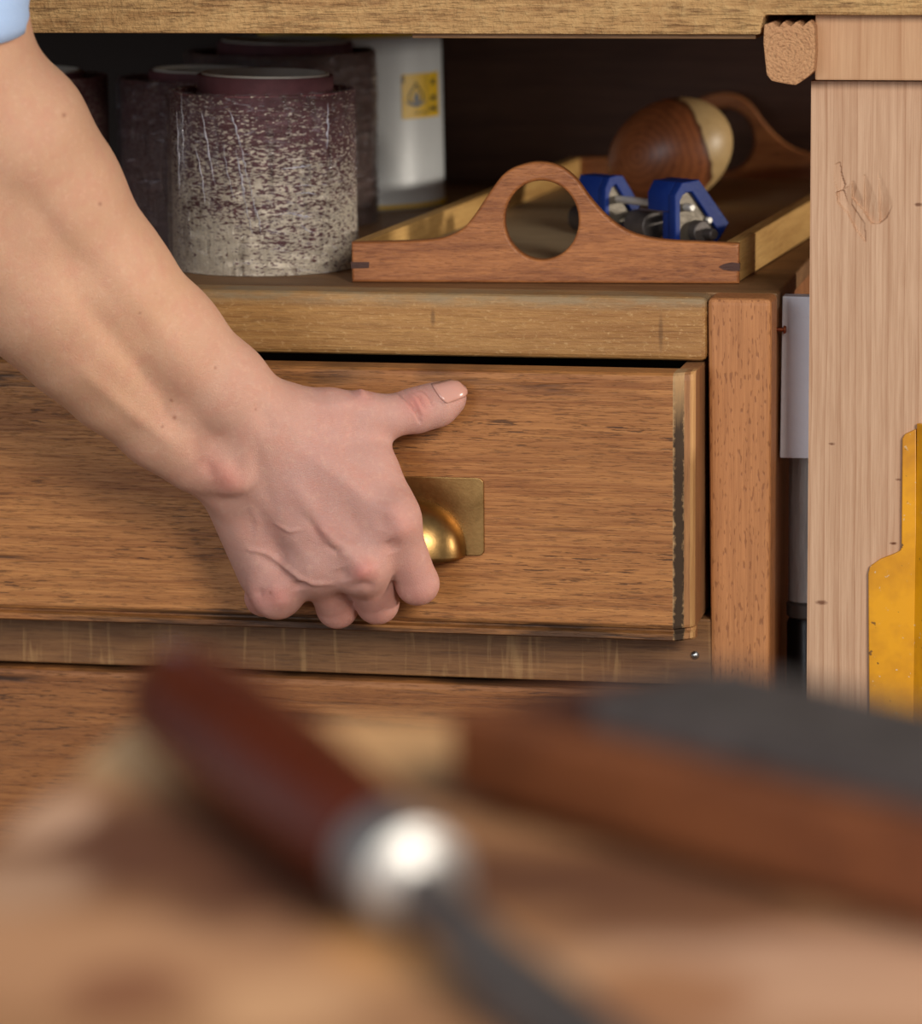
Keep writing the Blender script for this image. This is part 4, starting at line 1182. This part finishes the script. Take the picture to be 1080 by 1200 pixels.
wr = J(290, 520, 30)
per = thing('person', 'person reaching from the left with bare forearm, right hand gripping the brass drawer pull', 'person', wr)
arm_o = link('arm', me2, sk_.m, per, True)

# thumb nail: laid on the modelled thumb tip and lifted off it
bvh = BVHTree.FromPolygons([tuple(v) for v in co], [tuple(p.vertices) for p in me2.polygons])
CUT = [(505.5, 451), (509, 457), (514, 464.5), (519, 470), (523, 473)]            # cuticle line
TIP = [(533, 444.8), (540, 447.2), (545, 453), (546.4, 459.5), (543, 465.5)]      # free edge
nv, nf, NA, NB = [], [], 13, 9
cu_ = crom(CUT, 3); ti_ = crom(TIP, 3)
hit_n = None
for i in range(NA):
    for j in range(NB):
        f = i / (NA - 1); c0 = np.array(cu_[int(round(j / (NB - 1) * (len(cu_) - 1)))]); c1 = np.array(ti_[int(round(j / (NB - 1) * (len(ti_) - 1)))])
        q = c0 * (1 - f) + c1 * f
        dr_ = CM.T @ np.array([(q[0] - 540) / F, (q[1] - 600) / F, 1.]); dr_ /= np.linalg.norm(dr_)
        h_, hn, _, _ = bvh.ray_cast(Vector(CAM), Vector(dr_))
        if h_ is None or (Vector(CAM) - h_).length > 2.05 or h_.y > DY - .002: h_, hn, _, _ = bvh.find_nearest(Vector(J(q[0], q[1], 12)))
        ov = hn * (.0004 + .0007 * math.sin(math.pi * j / (NB - 1)) * (.3 + .7 * f))
        nv.append(h_ + ov)
for i in range(NA - 1):
    for j in range(NB - 1): nf.append((i * NB + j, (i + 1) * NB + j, (i + 1) * NB + j + 1, i * NB + j + 1))
nl = NT('finger_nail'); nl.set(Base_Color=lin((198, 146, 130)), Roughness=.24); nl.b.inputs['Subsurface Weight'].default_value = .1; nl.b.inputs['Subsurface Radius'].default_value = (.003, .0015, .001)
no = raw('thumb_nail', nv, nf, nl.m, per, True)
md = no.modifiers.new('t', 'SOLIDIFY'); md.thickness = .0005; md.offset = -1
no['label'] = 'pale pink glossy thumb nail'

# sleeve cuff at the elbow
cloth = NT('pale_blue_cotton'); wv = cloth.noise(cloth.coords((1, 1, 1)), 900, 3)
cloth.set(Base_Color=cloth.mix(wv, lin((160, 190, 232)), lin((186, 208, 240))), Roughness=.8); cloth.bump(wv, .3, .0006)
vs, fs = [], []; ns, nr = 64, 26
cA = J(-84, 30, 160); cB_ = J(-80, -190, 168); axd = (cB_ - cA) / np.linalg.norm(cB_ - cA)
cr = J(27.5, 30, 160)[0] - cA[0]
fx = np.cross(axd, (0, 1, 0)); fx /= np.linalg.norm(fx); fx = fx if fx[0] > 0 else -fx; fy = np.cross(axd, fx); fy = fy if fy[1] < 0 else -fy
for lay, dr_ in enumerate((0, -.0012)):
    for j in range(nr + 1):
        t = j / nr; c0 = cA * (1 - t) + cB_ * t
        for i in range(ns):
            a = 2 * math.pi * i / ns; rr = cr + dr_ + (.0012 * math.sin(3 * a + 7 * t) + .0009 * math.sin(5 * a - 11 * t)) * min(1, 4 * t) + (.0006 if .04 < t < .1 else 0)
            vs.append(c0 + fx * rr * math.cos(a) + fy * rr * 1.05 * math.sin(a) + axd * (-.004 * math.sin(a) if j == 0 else 0))
N2 = ns * (nr + 1)
for lay in (0, 1):
    for j in range(nr):
        for i in range(ns):
            q = [lay * N2 + j * ns + i, lay * N2 + j * ns + (i + 1) % ns, lay * N2 + (j + 1) * ns + (i + 1) % ns, lay * N2 + (j + 1) * ns + i]
            fs.append(tuple(q if lay else q[::-1]))
for i in range(ns): fs.append((i, (i + 1) % ns, N2 + (i + 1) % ns, N2 + i))
raw('shirt_sleeve', vs, fs, cloth.m, per, True)['label'] = 'pale blue cotton shirt sleeve'
